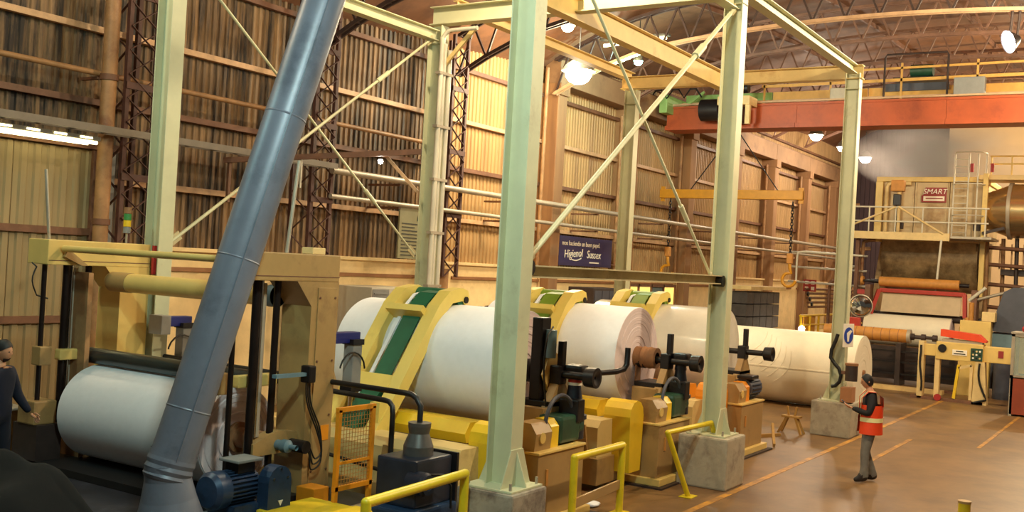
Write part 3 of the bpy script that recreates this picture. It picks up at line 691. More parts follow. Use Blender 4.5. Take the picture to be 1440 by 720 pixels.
# ================================================================== UNWIND STANDS
def stand(k, lab, low=False):
    dx = k*SX
    X = AX+dx
    t = T('unwind_stand', lab, 'machine', (X, 7.6, 0))
    part('pedestal', MB().box(X-1.2, X+.0, 6.6, 7.55, .14, .95, .012), 'machine_tan', t)
    part('base_plate', MB().box(X-1.27, X+.12, 6.52, 7.65, .03, .14, .01), 'machine_cream', t)
    part('pedestal_top', MB().box(X-1.22, X+.02, 6.58, 7.57, .95, .98, .006), 'machine_cream', t)
    part('skid', MB().box(X-1.35, X+.25, 6.45, 7.7, 0, .03), 'dark_machine', t)
    part('label_plate', MB().box(X-1.0, X-.95, 6.585, 6.6, .55, .75), 'core_orange', t)
    # long bed beam and yellow shaft guard under the roll
    part('bed_beam', MB().prism([(X-2.2, .5), (X-1.55, .5), (X-1.55, .98), (X-1.7, 1.05), (X-2.1, 1.05), (X-2.2, .95)], 'xz', 7.15, 10.6), 'bed_cream', t)
    for y in (7.4, 8.2, 9.3): part('bed_rib', MB().prism([(y-.12, .5), (y+.12, .5), (y+.05, .98), (y-.05, .98)], 'yz', X-2.24, X-2.2), 'machine_tan', t)
    part('bed_foot', MB().box(X-2.25, X-1.5, 7.1, 10.6, .1, .5, .01), 'machine_tan', t)
    part('shaft_guard', MB().prism([(X-1.32, .98), (X-.9, .98), (X-.85, 1.1), (X-.95, 1.24), (X-1.25, 1.24), (X-1.36, 1.1)], 'xz', 7.62, 10.5), 'machine_yellow' if k < 2 else 'safety_orange', t)
    m = 'machine_yellow' if k < 2 else 'safety_orange'
    part('belt_guard', MB().prism([(X-1.68, .25), (X-1.3, .25), (X-1.26, 1.1)]+[(X-1.5+.24*math.cos(i*PI/6), 1.1+.24*math.sin(i*PI/6)) for i in range(7)]+[(X-1.74, 1.1)], 'xz', 6.85, 7.3), m, t)
    # drive train along x on top of the pedestal
    yd = 6.86
    gb = part('gearbox', MB().prism([(yd-.17, .98), (yd+.17, .98), (yd+.19, 1.2), (yd+.1, 1.33), (yd-.1, 1.33), (yd-.19, 1.2)], 'yz', X-1.16, X-.76), 'machine_tan', t)
    part('gearbox_cover', MB().tube((X-1.0, yd-.17, 1.14), (X-1.0, yd-.2, 1.14), .07, n=12), 'machine_cream', gb)
    part('coupling_guard', MB().prism([(yd-.16, .98), (yd+.16, .98), (yd+.16, 1.25), (yd+.08, 1.34), (yd-.08, 1.34), (yd-.16, 1.25)], 'yz', X-.74, X-.54), m, t)
    if k < 2:
        part('motor', MB().box(X-.52, X+.02, yd-.18, yd+.18, 1.0, 1.36, .05), 'motor_green', t)
        part('motor_end', MB().tube((X+.02, yd, 1.18), (X+.14, yd, 1.18), .17, n=18), 'motor_green', t)
        part('hose_loop', MB().path(arc((X-.42, yd-.1, 1.25), .38, PI, 0, 18), .028, 8), 'slate_box', t)
    else:
        part('motor', MB().tube((X-.5, yd, 1.2), (X+.1, yd, 1.2), .19, n=20), 'slate_box', t)
        mb = MB()
        for i in range(18):
            th = 2*PI*i/18; mb.bar((X-.44, yd+.2*math.cos(th), 1.2+.2*math.sin(th)), (X+.04, yd+.2*math.cos(th), 1.2+.2*math.sin(th)), .012, .03, (0, math.cos(th), math.sin(th)))
        part('cooling_fin', mb, 'motor_blue', t)['kind'] = 'stuff'
        part('motor_lid', MB().box(X-.55, X-.15, yd-.2, yd+.1, 1.38, 1.45, .02), 'black_metal', t)
    # roll shaft with chuck, bearing and bracket
    Z = 1.86
    part('chuck', MB().lathe((X, 7.6, Z), (0, -1, 0), [(-.1, .1), (0, .16), (.16, .165), (.2, .13), (.24, .07)], 20), 'black_metal', t)
    part('shaft', MB().tube((X, 7.5, Z), (X, 6.65, Z), .055, n=14), 'black_metal', t)
    part('bearing', MB().box(X-.11, X+.11, 6.98, 7.14, Z-.14, Z+.12, .02), 'black_metal', t)
    part('latch_lever', MB().box(X-.05, X+.06, 6.98, 7.06, Z+.1, Z+.45, .01), 'black_metal', t)
    part('shaft_bracket', MB().prism([(X-.42, .98), (X+.42, .98), (X+.36, 1.35), (X+.1, 1.74), (X-.1, 1.74), (X-.36, 1.35)], 'xz', 7.0, 7.12), 'machine_tan', t)
    part('bracket_box', MB().box(X-.38, X+.38, 7.05, 7.5, .98, 1.42, .015), 'machine_tan', t)
    part('bracket_cap', MB().box(X-.3, X+.3, 7.0, 7.5, 1.42, 1.5, .01), 'black_metal', t)
    part('hand_knob', MB().lathe((X, 6.66, Z), (0, -1, 0), [(0, .05), (.04, .13), (.2, .14), (.2, .1), (.17, .02)], 18), 'black_metal', t)
    if k < 2:   # vertical black gear motor below the shaft end
        zt = 1.74
        c = (X+.12, 6.86)
        vm = part('vertical_motor', MB().lathe((c[0], c[1], 1.0), (0, 0, 1), [(0, .16), (.25, .16), (.27, .19), (.32, .19), (.34, .13), (.5, .125), (.66, .095), (.72, .09), (.72, .0)], 20), 'gear_dark', t)
        part('motor_box', MB().box(c[0]-.24, c[0]-.04, c[1]-.2, c[1]+.1, 1.25, 1.55, .02), 'black_metal', t)
        part('collar', MB().tube((c[0], c[1], 1.72), (c[0], c[1], 1.76), .1, n=16), 'letter_white' if k == 0 else 'gear_dark', vm)
        part('collar', MB().tube((c[0], c[1], 1.76), (c[0], c[1], 1.83), .095, n=16), 'sign_red' if k == 0 else 'gear_dark', vm)
        part('bevel_head', MB().box(c[0]-.12, c[0]+.12, c[1]-.15, c[1]+.12, 1.8, 2.0, .04), 'black_metal', t)
    if k == 0:
        part('crank_handle', MB().path([(X+.2, 6.6, 1.9), (X+.55, 6.45, 1.92), (X+.68, 6.4, 1.95), (X+.72, 6.38, 2.02), (X+.73, 6.38, 2.25)], .04, 8), 'black_metal', t)
        part('cam_plate', MB().prism([(X-.26, 1.85), (X-.1, 1.62), (X+.1, 1.55), (X+.18, 1.8), (X+.1, 2.12), (X-.1, 2.18)], 'xz', 7.14, 7.18), 'machine_cream', t)
        part('brake_column', MB().box(X-.26, X-.02, 7.2, 7.36, 1.5, 2.62, .015), 'black_metal', t)
        part('brake_cylinder', MB().tube((X-.14, 7.12, 2.08), (X-.14, 7.12, 2.46), .075, n=14), 'steel_blue', t)
        part('brake_hose', MB().path([(X-.14, 7.1, 2.5)]+[(X-.36-.06*math.sin(i*.5), 7.05, 2.4-.12*i) for i in range(9)], .014, 6), 'cable_black', t)
    return t
stand(0, 'first unwind stand with crank handle and yellow guard, behind the nearest front column')
stand(1, 'second unwind stand with green motor and yellow belt guard, mid picture')
stand(2, 'third unwind stand with ribbed blue motor and orange guard, behind the second front column')
# lifting belt arms leaning over the rolls
def belt_arm(k, lab, belt):
    dx = k*SX; X = AX+dx
    t = T('belt_arm', lab, 'machine arm', (X-1.6, 9.2, .95))
    cl = [(-1.78, .95), (-1.32, 1.5), (-.50, 2.62), (-.28, 2.80), (.0, 2.84)]
    def rail(y0, y1):
        up = []; dn = []
        for i, p in enumerate(cl):
            q = cl[min(i+1, len(cl)-1)]; o = cl[max(i-1, 0)]
            dd = Vector((q[0]-o[0], q[1]-o[1])).normalized(); nn = Vector((-dd.y, dd.x))
            up.append((X+p[0]+nn.x*.095, p[1]+nn.y*.095)); dn.append((X+p[0]-nn.x*.095, p[1]-nn.y*.095))
        mb = MB()
        for i in range(len(cl)-1): mb.prism([up[i], up[i+1], dn[i+1], dn[i]], 'xz', y0, y1)
        nx, nz = up[-1]; mb.prism([up[-1], (nx+.14, nz-.04), (nx+.19, nz-.17), (nx+.08, nz-.25), dn[-1]], 'xz', y0, y1)
        part('side_rail', mb, 'arm_yellow', t)
    rail(8.72, 8.92); rail(9.52, 9.72)
    def band(o, y0, y1, m, nm):
        mb = MB()
        for a, b in zip(cl[:-1], cl[1:]):
            dd = Vector((b[0]-a[0], b[1]-a[1])).normalized(); nn = Vector((-dd.y, dd.x))*o
            mb.hexa([(X+a[0]+nn.x, y0, a[1]+nn.y), (X+b[0]+nn.x, y0, b[1]+nn.y), (X+b[0]+nn.x, y1, b[1]+nn.y), (X+a[0]+nn.x, y1, a[1]+nn.y),
                     (X+a[0]+nn.x*1.3, y0, a[1]+nn.y+.012), (X+b[0]+nn.x*1.3, y0, b[1]+nn.y+.012), (X+b[0]+nn.x*1.3, y1, b[1]+nn.y+.012), (X+a[0]+nn.x*1.3, y1, a[1]+nn.y+.012)])
        part(nm, mb, m, t)
    band(.03, 9.0, 9.3, belt, 'belt'); band(.0, 9.36, 9.42, 'paper', 'edge_strip')
    part('cross_plate', MB().bar((X-.62, 8.9, 2.55), (X-.62, 9.54, 2.55), .1, .28, (.8, 0, -.6)), 'arm_yellow', t)
    part('cross_plate', MB().bar((X-1.3, 8.9, 1.58), (X-1.3, 9.54, 1.58), .14, .25, (.7, 0, .7)), 'arm_yellow', t)
    part('head_roller', MB().tube((X+.02, 8.74, 2.78), (X+.02, 9.7, 2.78), .13, n=18), belt, t)
    for y in (8.71, 9.73): part('pivot_bolt', MB().tube((X+.07, y-.012, 2.76), (X+.07, y+.012, 2.76), .05, n=10), 'black_metal', t)
    part('belt_return', MB().prism([(X-2.0, .98), (X-1.5, .98), (X-1.1, 1.5), (X-1.3, 1.62)], 'xz', 9.0, 9.32), belt, t)
    part('arm_leg', MB().box(X-1.75, X-1.5, 8.74, 8.9, .98, 1.4), 'arm_yellow', t)
belt_arm(0, 'yellow belt arm with dark green belt over the first roll', 'belt_green')
belt_arm(1, 'yellow belt arm with lime belt between the first and second rolls', 'belt_lime')
belt_arm(2, 'yellow belt arm with lime belt between the second and third rolls', 'belt_lime')
# nearest position (empty) : blue-black gear unit beside the rewinder
t = T('gear_unit', 'blue-black gear unit with cone top behind the lower yellow rail', 'machine', (9.35, 7.0, 0))
part('gear_case', MB().box(8.9, 9.75, 6.72, 7.4, .02, .62, .03), 'motor_blue', t)
part('gear_housing', MB().box(9.05, 9.72, 6.8, 7.35, .62, 1.14, .03), 'gear_dark', t)
part('cone_top', MB().lathe((9.4, 7.05, 1.14), (0, 0, 1), [(0, .17), (.1, .17), (.24, .115), (.32, .13), (.36, .13), (.36, 0)], 22), 'dark_galv', t)
part('worm_motor', MB().lathe((9.1, 6.9, .9), (0, -1, 0), [(0, .13), (.2, .13), (.22, .11), (.25, .11), (.25, .06), (.22, .05), (.22, 0)], 20), 'gear_dark', t)
part('cable', MB().path([(9.15, 6.72, 1.0), (9.35, 6.66, .98), (9.46, 6.62, .85), (9.48, 6.62, .6)], .013, 6), 'cable_black', t)
part('side_plate', MB().box(9.74, 9.78, 6.75, 7.4, .3, 1.16), 'black_metal', t)
# black pipe handrails
t = T('pipe_handrail', 'taller black pipe handrail ending in the gear unit cone', 'handrail', (9.6, 7.4, 1.4))
part('pipe', MB().path([(9.85, 12.6, 1.76), (9.42, 7.3, 1.80), (9.42, 7.2, 1.795), (9.41, 7.12, 1.76), (9.4, 7.05, 1.68), (9.4, 7.05, 1.5)], .033, 10), 'black_paint', t)
t = T('pipe_handrail', 'shorter black pipe handrail behind the orange mesh gate', 'handrail', (9.5, 7.9, .41))
part('pipe', MB().path([(10.6, 12.4, 1.55), (9.9, 7.98, 1.60), (9.9, 7.9, 1.59), (9.89, 7.84, 1.54), (9.88, 7.82, 1.45), (9.88, 7.82, .41)], .033, 10), 'black_paint', t)
part('post', MB().tube((10.08, 9.2, .02), (10.08, 9.2, 1.58), .03, n=8), 'black_paint', t)
part('floor_pipe', MB().tube((9.88, 7.84, .75), (10.08, 9.2, .8), .025, n=8), 'black_paint', t)
# orange mesh gate
t = T('mesh_gate', 'orange framed wire mesh gate beside the rewinder post', 'gate', (9.0, 7.78, .45))
gx0, gx1, gz0, gz1, gy = 8.84, 9.42, .72, 1.60, 7.75
for a, b in (((gx0, gy, gz0), (gx0, gy, gz1)), ((gx1, gy, gz0), (gx1, gy, gz1)), ((gx0-.03, gy, gz0), (gx1+.03, gy, gz0)), ((gx0-.03, gy, gz1), (gx1+.03, gy, gz1))):
    part('frame_bar', MB().bar(a, b, .05, .05), 'safety_orange', t)
mb = MB()
for i in range(1, 12): mb.bar((gx0+i*(gx1-gx0)/12, gy, gz0), (gx0+i*(gx1-gx0)/12, gy, gz1), .005, .005)
for i in range(1, 19): mb.bar((gx0, gy, gz0+i*(gz1-gz0)/19), (gx1, gy, gz0+i*(gz1-gz0)/19), .005, .005)
part('wire_mesh', mb, 'core_orange', t, kind='stuff')
part('cross_rail', MB().bar((gx0, gy, 1.0), (gx1, gy, 1.0), .03, .03), 'safety_orange', t)
for x in (gx0, gx1): part('gate_leg', MB().bar((x, gy, .41), (x, gy, gz0), .05, .05), 'safety_orange', t)
# machine bits in the low foreground
t = T('yellow_guard_box', 'flat yellow guard box at the bottom edge below the rewinder post', 'guard', (8.4, 7.6, 0))
part('lid', MB().box(8.0, 8.85, 7.45, 8.1, .42, .58, .02), 'machine_yellow', t); part('body', MB().box(8.02, 8.83, 7.47, 8.08, .0, .42), 'machine_tan', t)
t = T('pulley_housing', 'round dark pulley housing at the bottom edge in front of the yellow guard box', 'housing', (7.75, 7.1, 0))
part('ring', MB().lathe((7.75, 7.1, .4), (0, 0, 1), [(0, .2), (.25, .22), (.28, .2), (.28, .12), (.2, .1), (.2, 0)], 22), 'motor_green', t); part('base', MB().box(7.55, 7.95, 6.9, 7.3, 0, .4), 'machine_tan', t)
t = T('yellow_coupling_guard', 'yellow angular coupling guard between pulley housing and lower rail', 'guard', (8.15, 7.0, 0))
part('cover', MB().prism([(6.85, .45), (7.25, .45), (7.25, .6), (7.15, .7), (6.95, .7), (6.85, .6)], 'yz', 8.05, 8.5), 'machine_yellow', t); part('base', MB().box(8.05, 8.5, 6.87, 7.23, 0, .45), 'machine_tan', t)
single('steel_plate', MB().box(9.0, 9.5, 7.55, 7.9, .412, .44), 'galv', 'bright loose steel plate on the deck under the orange gate', 'plate')
# yellow safety rails
def rail(lab, pts, m='rail_yellow', r=.05, mid=None, feet=True):
    t = T('safety_rail', lab, 'rail', ((pts[0][0]+pts[-1][0])/2, (pts[0][1]+pts[-1][1])/2, 0))
    for nm, a, b in (('post', pts[0], pts[1]), ('top_rail', pts[1], pts[2]), ('post', pts[2], pts[3])):
        d = (Vector(b)-Vector(a)).normalized()
        part(nm, MB().tube(Vector(a), Vector(b), r, n=14), m, t)
    for p in (pts[1], pts[2]): part('elbow', MB().sphere(p, r*1.02, 12, 8), m, t)
    if feet:
        for p in (pts[0], pts[3]): part('foot_plate', MB().box(p[0]-.13, p[0]+.13, p[1]-.1, p[1]+.1, p[2], p[2]+.015, .004), m, t)
    if mid: part('cross_rail', MB().bar(mid[0], mid[1], .03, .12), 'machine_tan', t)
rail('yellow tube safety rail at the bottom edge in front of the blue-black gear unit', [(7.42, 6.12, 0), (7.42, 6.12, 1.08), (9.18, 6.25, 1.08), (9.18, 6.25, 0)], r=.05)
rail('yellow tube safety rail in front of the first stand, right of the stained block', [(11.66, 6.28, 0), (11.66, 6.28, .93), (13.02, 6.28, .93), (13.02, 6.28, 0)], mid=((11.66, 6.28, .34), (13.0, 6.28, .4)))
rail('leaning yellow tube rail beside the grey concrete block of the second front column', [(14.73, 5.98, 0), (14.28, 6.17, .98), (15.82, 6.1, .98), (16.14, 5.90, 0)], r=.04)
single('rag', MB().sphere((13.1, 6.75, .03), .12, 8, 6, (1.4, 1, .3)), 'paper', 'small white rag on the floor behind the yellow rail of the first stand', 'rag')
# ================================================================== OVERHEAD CRANE
t = T('overhead_crane', 'orange overhead crane bridge with yellow walkway across the upper right', 'crane', (35.2, 6, 8.45))
for k in range(5):
    ya, yb = -8+k*4.75, -8+(k+1)*4.75-.01
    part('box_girder', MB().box(34.8, 35.5, ya, yb, 8.62, 9.22), 'crane_orange', t)
    part('bottom_flange', MB().box(34.65, 35.65, ya, yb, 8.44, 8.60), 'crane_orange', t)
part('top_rail', MB().box(34.75, 34.85, -8, 15.7, 9.22, 9.3), 'crane_orange', t)
for k in range(7):
    ya = -7.5+k*3.3
    part('walkway_panel', MB().box(36.0, 36.15, ya, ya+3.25, 9.55, 9.9), 'crane_green' if ya > 9 else 'crane_yellow', t)
part('walkway_floor', MB().box(35.5, 36.1, -7.5, 15.6, 9.5, 9.54), 'girt_light', t)
part('edge_strip', MB().box(34.72, 34.78, -8, 15.5, 9.32, 9.38), 'chord_light', t)
for y in [-6.0+2.3*k for k in range(9)]: part('rail_post', MB().bar((35.5, y, 9.3), (35.5, y, 10.6), .06, .06), 'crane_yellow', t)
part('hand_rail', MB().bar((35.5, -7, 10.55), (35.5, 12.5, 10.4), .06, .07), 'crane_yellow', t)
part('hand_rail', MB().bar((35.5, -7, 10.12), (35.5, 12.5, 10.02), .06, .1), 'crane_yellow', t)
cg = part('service_cage', MB().path([(35.3, 8.3, 9.3), (35.3, 8.3, 10.75), (35.3, 8.25, 10.85), (35.3, 6.4, 10.85), (35.3, 6.35, 10.75), (35.3, 6.35, 9.3)], .035, 6), 'truss_dark', t)
part('drive_motor', MB().tube((35.9, 7.6, 10.4), (35.9, 6.9, 10.4), .2, n=14), 'motor_green', t)
part('drive_base', MB().box(35.6, 36.2, 6.5, 8.1, 10.05, 10.15), 'black_metal', t)
part('dark_panel', MB().box(35.9, 35.95, 6.4, 8.4, 9.75, 10.0), 'slate_box', t)
part('control_box', MB().box(34.95, 35.3, 5.2, 6.1, 9.4, 9.95, .02), 'grey_panel', t)
part('grille_box', MB().box(35.1, 35.4, 9.3, 10.0, 9.25, 9.8, .02), 'galv', t)
part('end_truck', MB().box(34.2, 36.6, 15.5, 15.8, 9.0, 9.65, .03), 'crane_green', t)
part('diagonal_stay', MB().bar((35.4, 15.3, 9.4), (35.4, 14.6, 9.9), .08, .08), 'crane_green', t)
tr = T('hoist_trolley', 'hoist trolley with black drum on the orange bridge, half behind the second column', 'hoist', (34.4, 13.0, 8.7))
part('drum', MB().tube((34.3, 14.2, 9.05), (34.3, 13.5, 9.05), .38, n=22), 'black_metal', tr)
part('frame', MB().box(33.9, 34.7, 12.35, 13.5, 9.15, 9.45, .02), 'frame_cream', tr)
part('motor', MB().tube((34.2, 13.1, 9.75), (34.2, 12.5, 9.75), .17, n=16), 'black_paint', tr)
part('gear_box', MB().box(34.0, 34.5, 12.6, 13.3, 8.55, 9.1, .02), 'black_metal', tr)
part('bracket', MB().box(33.95, 34.1, 12.35, 12.5, 8.5, 9.15), 'frame_cream', tr)
part('cable_loop', MB().path([(34.2, 14.2, 9.5)]+[(34.2, 14.2+.22*i, 9.5+.35*abs(math.sin(i*1.05))) for i in range(1, 14)], .03, 6), 'cable_black', tr)
sp_ = T('spreader_beam', 'yellow spreader beam hanging under the crane', 'beam', (35.1, 13.3, 6.0))
part('beam', MB().box(34.98, 35.22, 10.7, 15.95, 6.02, 6.34, .02), 'spreader_yellow', sp_)
for y in (10.78, 15.85): part('end_lug', MB().box(35.06, 35.14, y-.08, y+.08, 5.9, 6.44), 'spreader_yellow', sp_)
for y in (11.6, 14.8): part('sling', MB().tube((35.1, y, 6.34), (35.1, 13.2, 8.5), .02, n=6), 'cable_black', sp_)
for (y, zt, lab) in ((11.05, 3.3, 'orange crane hook hanging at the right end of the yellow spreader beam'), (15.55, 3.35, 'orange crane hook hanging near the second column, left end of the spreader beam')):
    t = T('crane_hook', lab, 'hook', (35.1, y, zt), 'crane hooks')
    me = MB(); part_chain = None
    zz = zt+.9; k = 0
    lk = MB().path([(0, -.03, -.06), (0, .03, -.06), (0, .045, 0), (0, .03, .06), (0, -.03, .06), (0, -.045, 0)], .016, 6, True).mesh('chain_link', 'black_metal')
    while zz < 5.96:
        inst('chain_link', lk, t, Matrix.Translation((35.1, y, zz)) @ Matrix.Rotation(PI/2*(k % 2), 4, 'Z')); zz += .1; k += 1
    part('hook_block', MB().box(35.02, 35.18, y-.1, y+.1, zt+.55, zt+.9, .03), 'core_orange', t)
    pts = [(35.1, y, zt+.6), (35.1, y+.0, zt+.35), (35.1, y-.1, zt+.2)]+arc((35.1, y, zt), .22, PI*.62+PI/2*0+1.2, PI*.62+1.2+3.6, 10, 'yz')
    pts = [(35.1, y, zt+.6), (35.1, y-.02, zt+.38)]+arc((35.1, y, zt), .23, 2*PI*.30, -PI*.98, 12, 'yz')
    part('hook', MB().path(pts, .055, 8), 'spreader_yellow', t)

# ================================================================== LAMPS
for i, (x, y, z, c, e, r, lab) in enumerate(LAMPS):
    t = T('high_bay_lamp', lab, 'lamp', (x, y, z-.3))  # the added fill lamps get the same fitting
    bm_ = 'bulb_cool' if c == COOL else ('bulb_white' if c == WHITE else 'bulb_warm')
    part('shade', MB().lathe((x, y, z), (0, 0, 1), [(-.1, r*1.25), (.05, r*1.0), (.22, r*.4), (.24, .04)], 20), 'lamp_shade', t)
    part('bulb', MB().sphere((x, y, z-.12), r, 16, 10, (1, 1, .9)), bm_, t)
    part('cord', MB().tube((x, y, z+.24), (x, y, z+1.2), .015, n=6), 'cable_black', t)
t = T('floodlight', 'tilted floodlight hanging from the lit truss at the upper right', 'lamp', (27.0, 3.5, 9.0))
ax = Vector((-.55, .75, -.35)).normalized(); fc = Vector((26.95, 3.55, 9.22))
part('housing', MB().lathe(fc, ax, [(-.3, .06), (-.26, .1), (-.05, .26), (.0, .28)], 20), 'black_metal', t)
part('lens', MB().lathe(fc, ax, [(-.02, .26), (.01, .2), (.02, 0)], 20), 'floodlight_face', t)
for dy in (-.08, .08): part('hanger', MB().tube((27, 3.45+dy, 9.25), (27, 3.4+dy, 10.1), .03, n=8), 'truss_dark', t)
single('wall_bulb', MB().sphere((15.6, 13.0, 5.15), .05, 10, 8), 'bulb_white', 'tiny bare bulb under the dark bracket arm', 'lamp')
t = T('ceiling_tube', 'lit white fluorescent tube fitting behind the bright lamp, under the roof', 'lamp', (29, 14, 10.0))
part('tube', MB().tube((27.5, 14.6, 9.95), (27.5, 12.6, 10.05), .05, n=8), 'tube_light', t); part('housing', MB().box(27.4, 27.6, 12.5, 14.7, 10.1, 10.16), 'lamp_shade', t)

# ================================================================== PAPER MACHINE (far right)
t = T('dryer_hood', 'big riveted dryer hood of the paper machine with red nameplate', 'machine', (41, 7.6, 0))
ypan = [9.35, 8.1, 6.9, 5.75]
for ya, yb in zip(ypan[:-1], ypan[1:]): part('hood_panel', MB().box(39.95, 43.5, yb+.008, ya-.008, 4.95, 7.12, .02), 'hood_panel', t)
part('roof_edge', MB().box(39.85, 43.6, 5.7, 9.45, 7.12, 7.3, .02), 'machine_cream', t)
part('corner_column', MB().box(39.8, 40.1, 9.2, 9.45, 4.9, 7.12, .02), 'machine_cream', t)
for y in (9.05, 8.6): part('vent_pipe', MB().path([(39.8, y, 5.0), (39.8, y, 6.9), (39.8, y-.05, 7.02), (39.8, y-.15, 7.05), (39.8, y-.4, 7.05)], .075, 10), 'frame_cream', t)
for y in (8.05, 7.0, 6.1): part('stiffener', MB().box(39.92, 39.96, y-.03, y+.03, 4.97, 7.1), 'hood_panel', t)
for y in (8.55, 5.95): part('inspection_hatch', MB().box(39.9, 39.95, y-.12, y+.12, 5.4, 5.65, .01), 'dark_machine', t)
part('apron', MB().prism([(39.95, 4.95), (43.5, 4.95), (43.5, 3.5), (41, 3.5), (40.2, 4.1)], 'xz', 5.95, 9.15), 'hood_dirty', t)
part('dryer_cylinder', MB().tube((41.3, 5.9, 4.4), (41.3, 9.2, 4.4), 1.25, n=48), 'hood_dirty', t)
for y in (9.25, 5.7): part('side_frame', MB().prism([(39.6, 0), (40.2, 0), (41.4, 3.2), (41.4, 5), (40.6, 5), (39.6, 2.6)], 'xz', y-.1, y+.1), 'hood_dirty', t)
t2 = T('nameplate', 'red and white nameplate on the dryer hood', 'sign', (39.9, 7.42, 6.42))
part('plate', MB().prism([(7.85, 6.38), (7.0, 6.38), (7.0, 6.92), (7.72, 6.92), (7.78, 6.66), (7.85, 6.62)], 'yz', 39.88, 39.915), 'letter_red', t2)
part('stripe', MB().box(39.87, 39.88, 7.06, 7.78, 6.43, 6.60), 'letter_white', t2)
part('stripe_lettering', MB().box(39.866, 39.87, 7.12, 7.7, 6.50, 6.54), 'letter_red', t2)
text('lettering', 'SMART', .26, 'letter_white', t2, (39.87, 7.40, 6.765), '-x', .25)
# platform in front of the hood
t = T('service_platform', 'cream service platform with railings in front of the dryer hood', 'platform', (38.7, 7.9, 4.95))
part('fascia', MB().box(37.95, 38.05, 6.5, 10.2, 4.92, 5.18), 'frame_cream', t)
part('deck', MB().box(38.05, 39.8, 5.2, 10.2, 5.02, 5.1), 'galv', t)
for z in (5.55, 6.05): part('hand_rail', MB().tube((38.0, 5.3, z), (38.0, 10.2, z), .03, n=8), 'conduit', t)
for y in (10.1, 9.2, 8.3, 7.4, 6.55, 5.4): part('rail_post', MB().tube((38.0, y, 5.1), (38.0, y, 6.05), .028, n=8), 'conduit', t)
part('stay', MB().tube((38.0, 10.1, 5.25), (37.95, 8.3, 6.05), .035, n=8), 'frame_cream', t); part('stay', MB().tube((37.95, 8.2, 6.05), (37.95, 6.7, 5.15), .035, n=8), 'frame_cream', t)
part('hanging_pipe', MB().tube((37.95, 6.75, 4.95), (37.95, 6.85, 3.1), .04, n=8), 'conduit', t)
for y in (10.0, 9.6): part('leg', MB().box(38.2, 38.35, y-.06, y+.06, 0, 5.02), 'girt_steel', t)
part('hoist_block', MB().box(37.9, 38.1, 8.15, 8.4, 6.1, 6.5, .03), 'black_metal', t); part('hoist_motor', MB().box(37.9, 38.2, 8.05, 8.5, 6.6, 7.0, .04), 'core_orange', t)
part('hoist_chain', MB().tube((38, 8.28, 5.2), (38, 8.28, 6.1), .02, n=6), 'black_metal', t)
t = T('steam_pipes', 'cluster of brown steam pipes and valves left of the dryer hood', 'pipework', (38.8, 9.9, 0))
for k, (x, y, h) in enumerate(((38.6, 9.5, 4.9), (39.0, 9.75, 4.6), (38.4, 10.1, 3.9), (39.3, 10.3, 6.2), (38.9, 10.7, 3.4))):
    part('riser', MB().path(spline([(x, y, 0), (x, y, h*.5), (x, y, h-.3), (x+.05, y-.1, h-.05), (x+.1, y-.4, h)], 4), .06+.01*(k % 2), 8), ('rust_pipe', 'girt_light', 'galv', 'rust_pipe', 'girt_steel')[k], t)
    part('valve', MB().sphere((x-.05, y, h*.45), .13, 10, 8), ('girt_steel', 'galv')[k % 2], t)
for z in (3.2, 3.75, 4.3): part('cross_pipe', MB().tube((38.5, 9.3, z), (38.7, 12.2, z+.05), .04, n=8), 'galv', t)
part('bent_rail', MB().path(spline([(38.2, 9.4, 4.3), (38.2, 11.0, 4.35), (38.2, 11.6, 4.35), (38.2, 11.75, 4.2), (38.2, 11.75, 3.3)], 4), .04, 8), 'conduit', t)
# ladder cage and upper walkway
t = T('caged_ladder', 'cream caged ladder at the right side of the dryer hood', 'ladder', (39.6, 6.3, 5.1))
for y in (6.72, 6.25, 5.95, 5.68): part('stile', MB().tube((39.6, y, 5.1), (39.6, y, 8.1), .03, n=8), 'conduit', t)
for k in range(11): part('rung', MB().tube((39.6, 6.72, 5.3+.26*k), (39.6, 6.25, 5.3+.26*k), .018, n=6), 'conduit', t)
for z in (5.9, 7.0, 8.1): part('cage_hoop', MB().path([(39.6, 6.72, z), (39.15, 6.6, z), (39.05, 6.2, z), (39.15, 5.8, z), (39.6, 5.68, z)], .022, 6), 'conduit', t)
part('yellow_column', MB().box(39.55, 39.75, 5.6, 5.76, 3.0, 7.4), 'machine_cream', t)
t = T('upper_walkway', 'walkway with railing above the big steel duct at the right edge', 'walkway', (40, 3.6, 7.2))
part('deck', MB().box(39.7, 41, 1.5, 6.0, 7.2, 7.36), 'frame_cream', t)
for z in (7.75, 8.02): part('hand_rail', MB().tube((39.75, 1.5, z), (39.75, 5.6, z), .03, n=8), 'machine_cream', t)
for y in (5.55, 4.9, 4.2, 3.5, 2.8): part('rail_post', MB().tube((39.75, y, 7.3), (39.75, y, 8.02), .028, n=8), 'machine_cream', t)
for y in (6.15, 5.5): part('warning_light', MB().tube((39.6, y, 7.45), (39.6, y, 7.75), .06, n=10), 'sign_red', t)
t = T('steel_duct', 'huge shiny stainless duct at the right edge beside the hood', 'duct', (40.2, 4.0, 5.2))
part('reducer', MB().lathe((40.4, 5.75, 6.15), (0, -1, 0), [(0, .62), (.25, .72), (.8, .93)], 40), 'stainless', t)
part('barrel', MB().lathe((40.4, 4.95, 6.15), (0, -1, 0), [(0, .95), (3.5, .95)], 40), 'stainless', t)
part('band', MB().lathe((40.4, 4.95, 6.15), (0, -1, 0), [(-.04, .94), (-.03, 1.0), (.08, 1.0), (.09, .94)], 40), 'galv', t)
part('damper_arm', MB().bar((39.5, 5.7, 5.3), (39.5, 5.0, 5.5), .1, .1), 'dark_machine', t)
t = T('pipework', 'dark tangle of pipes and gallery steel under the shiny duct', 'pipework', (41, 4.3, 0))
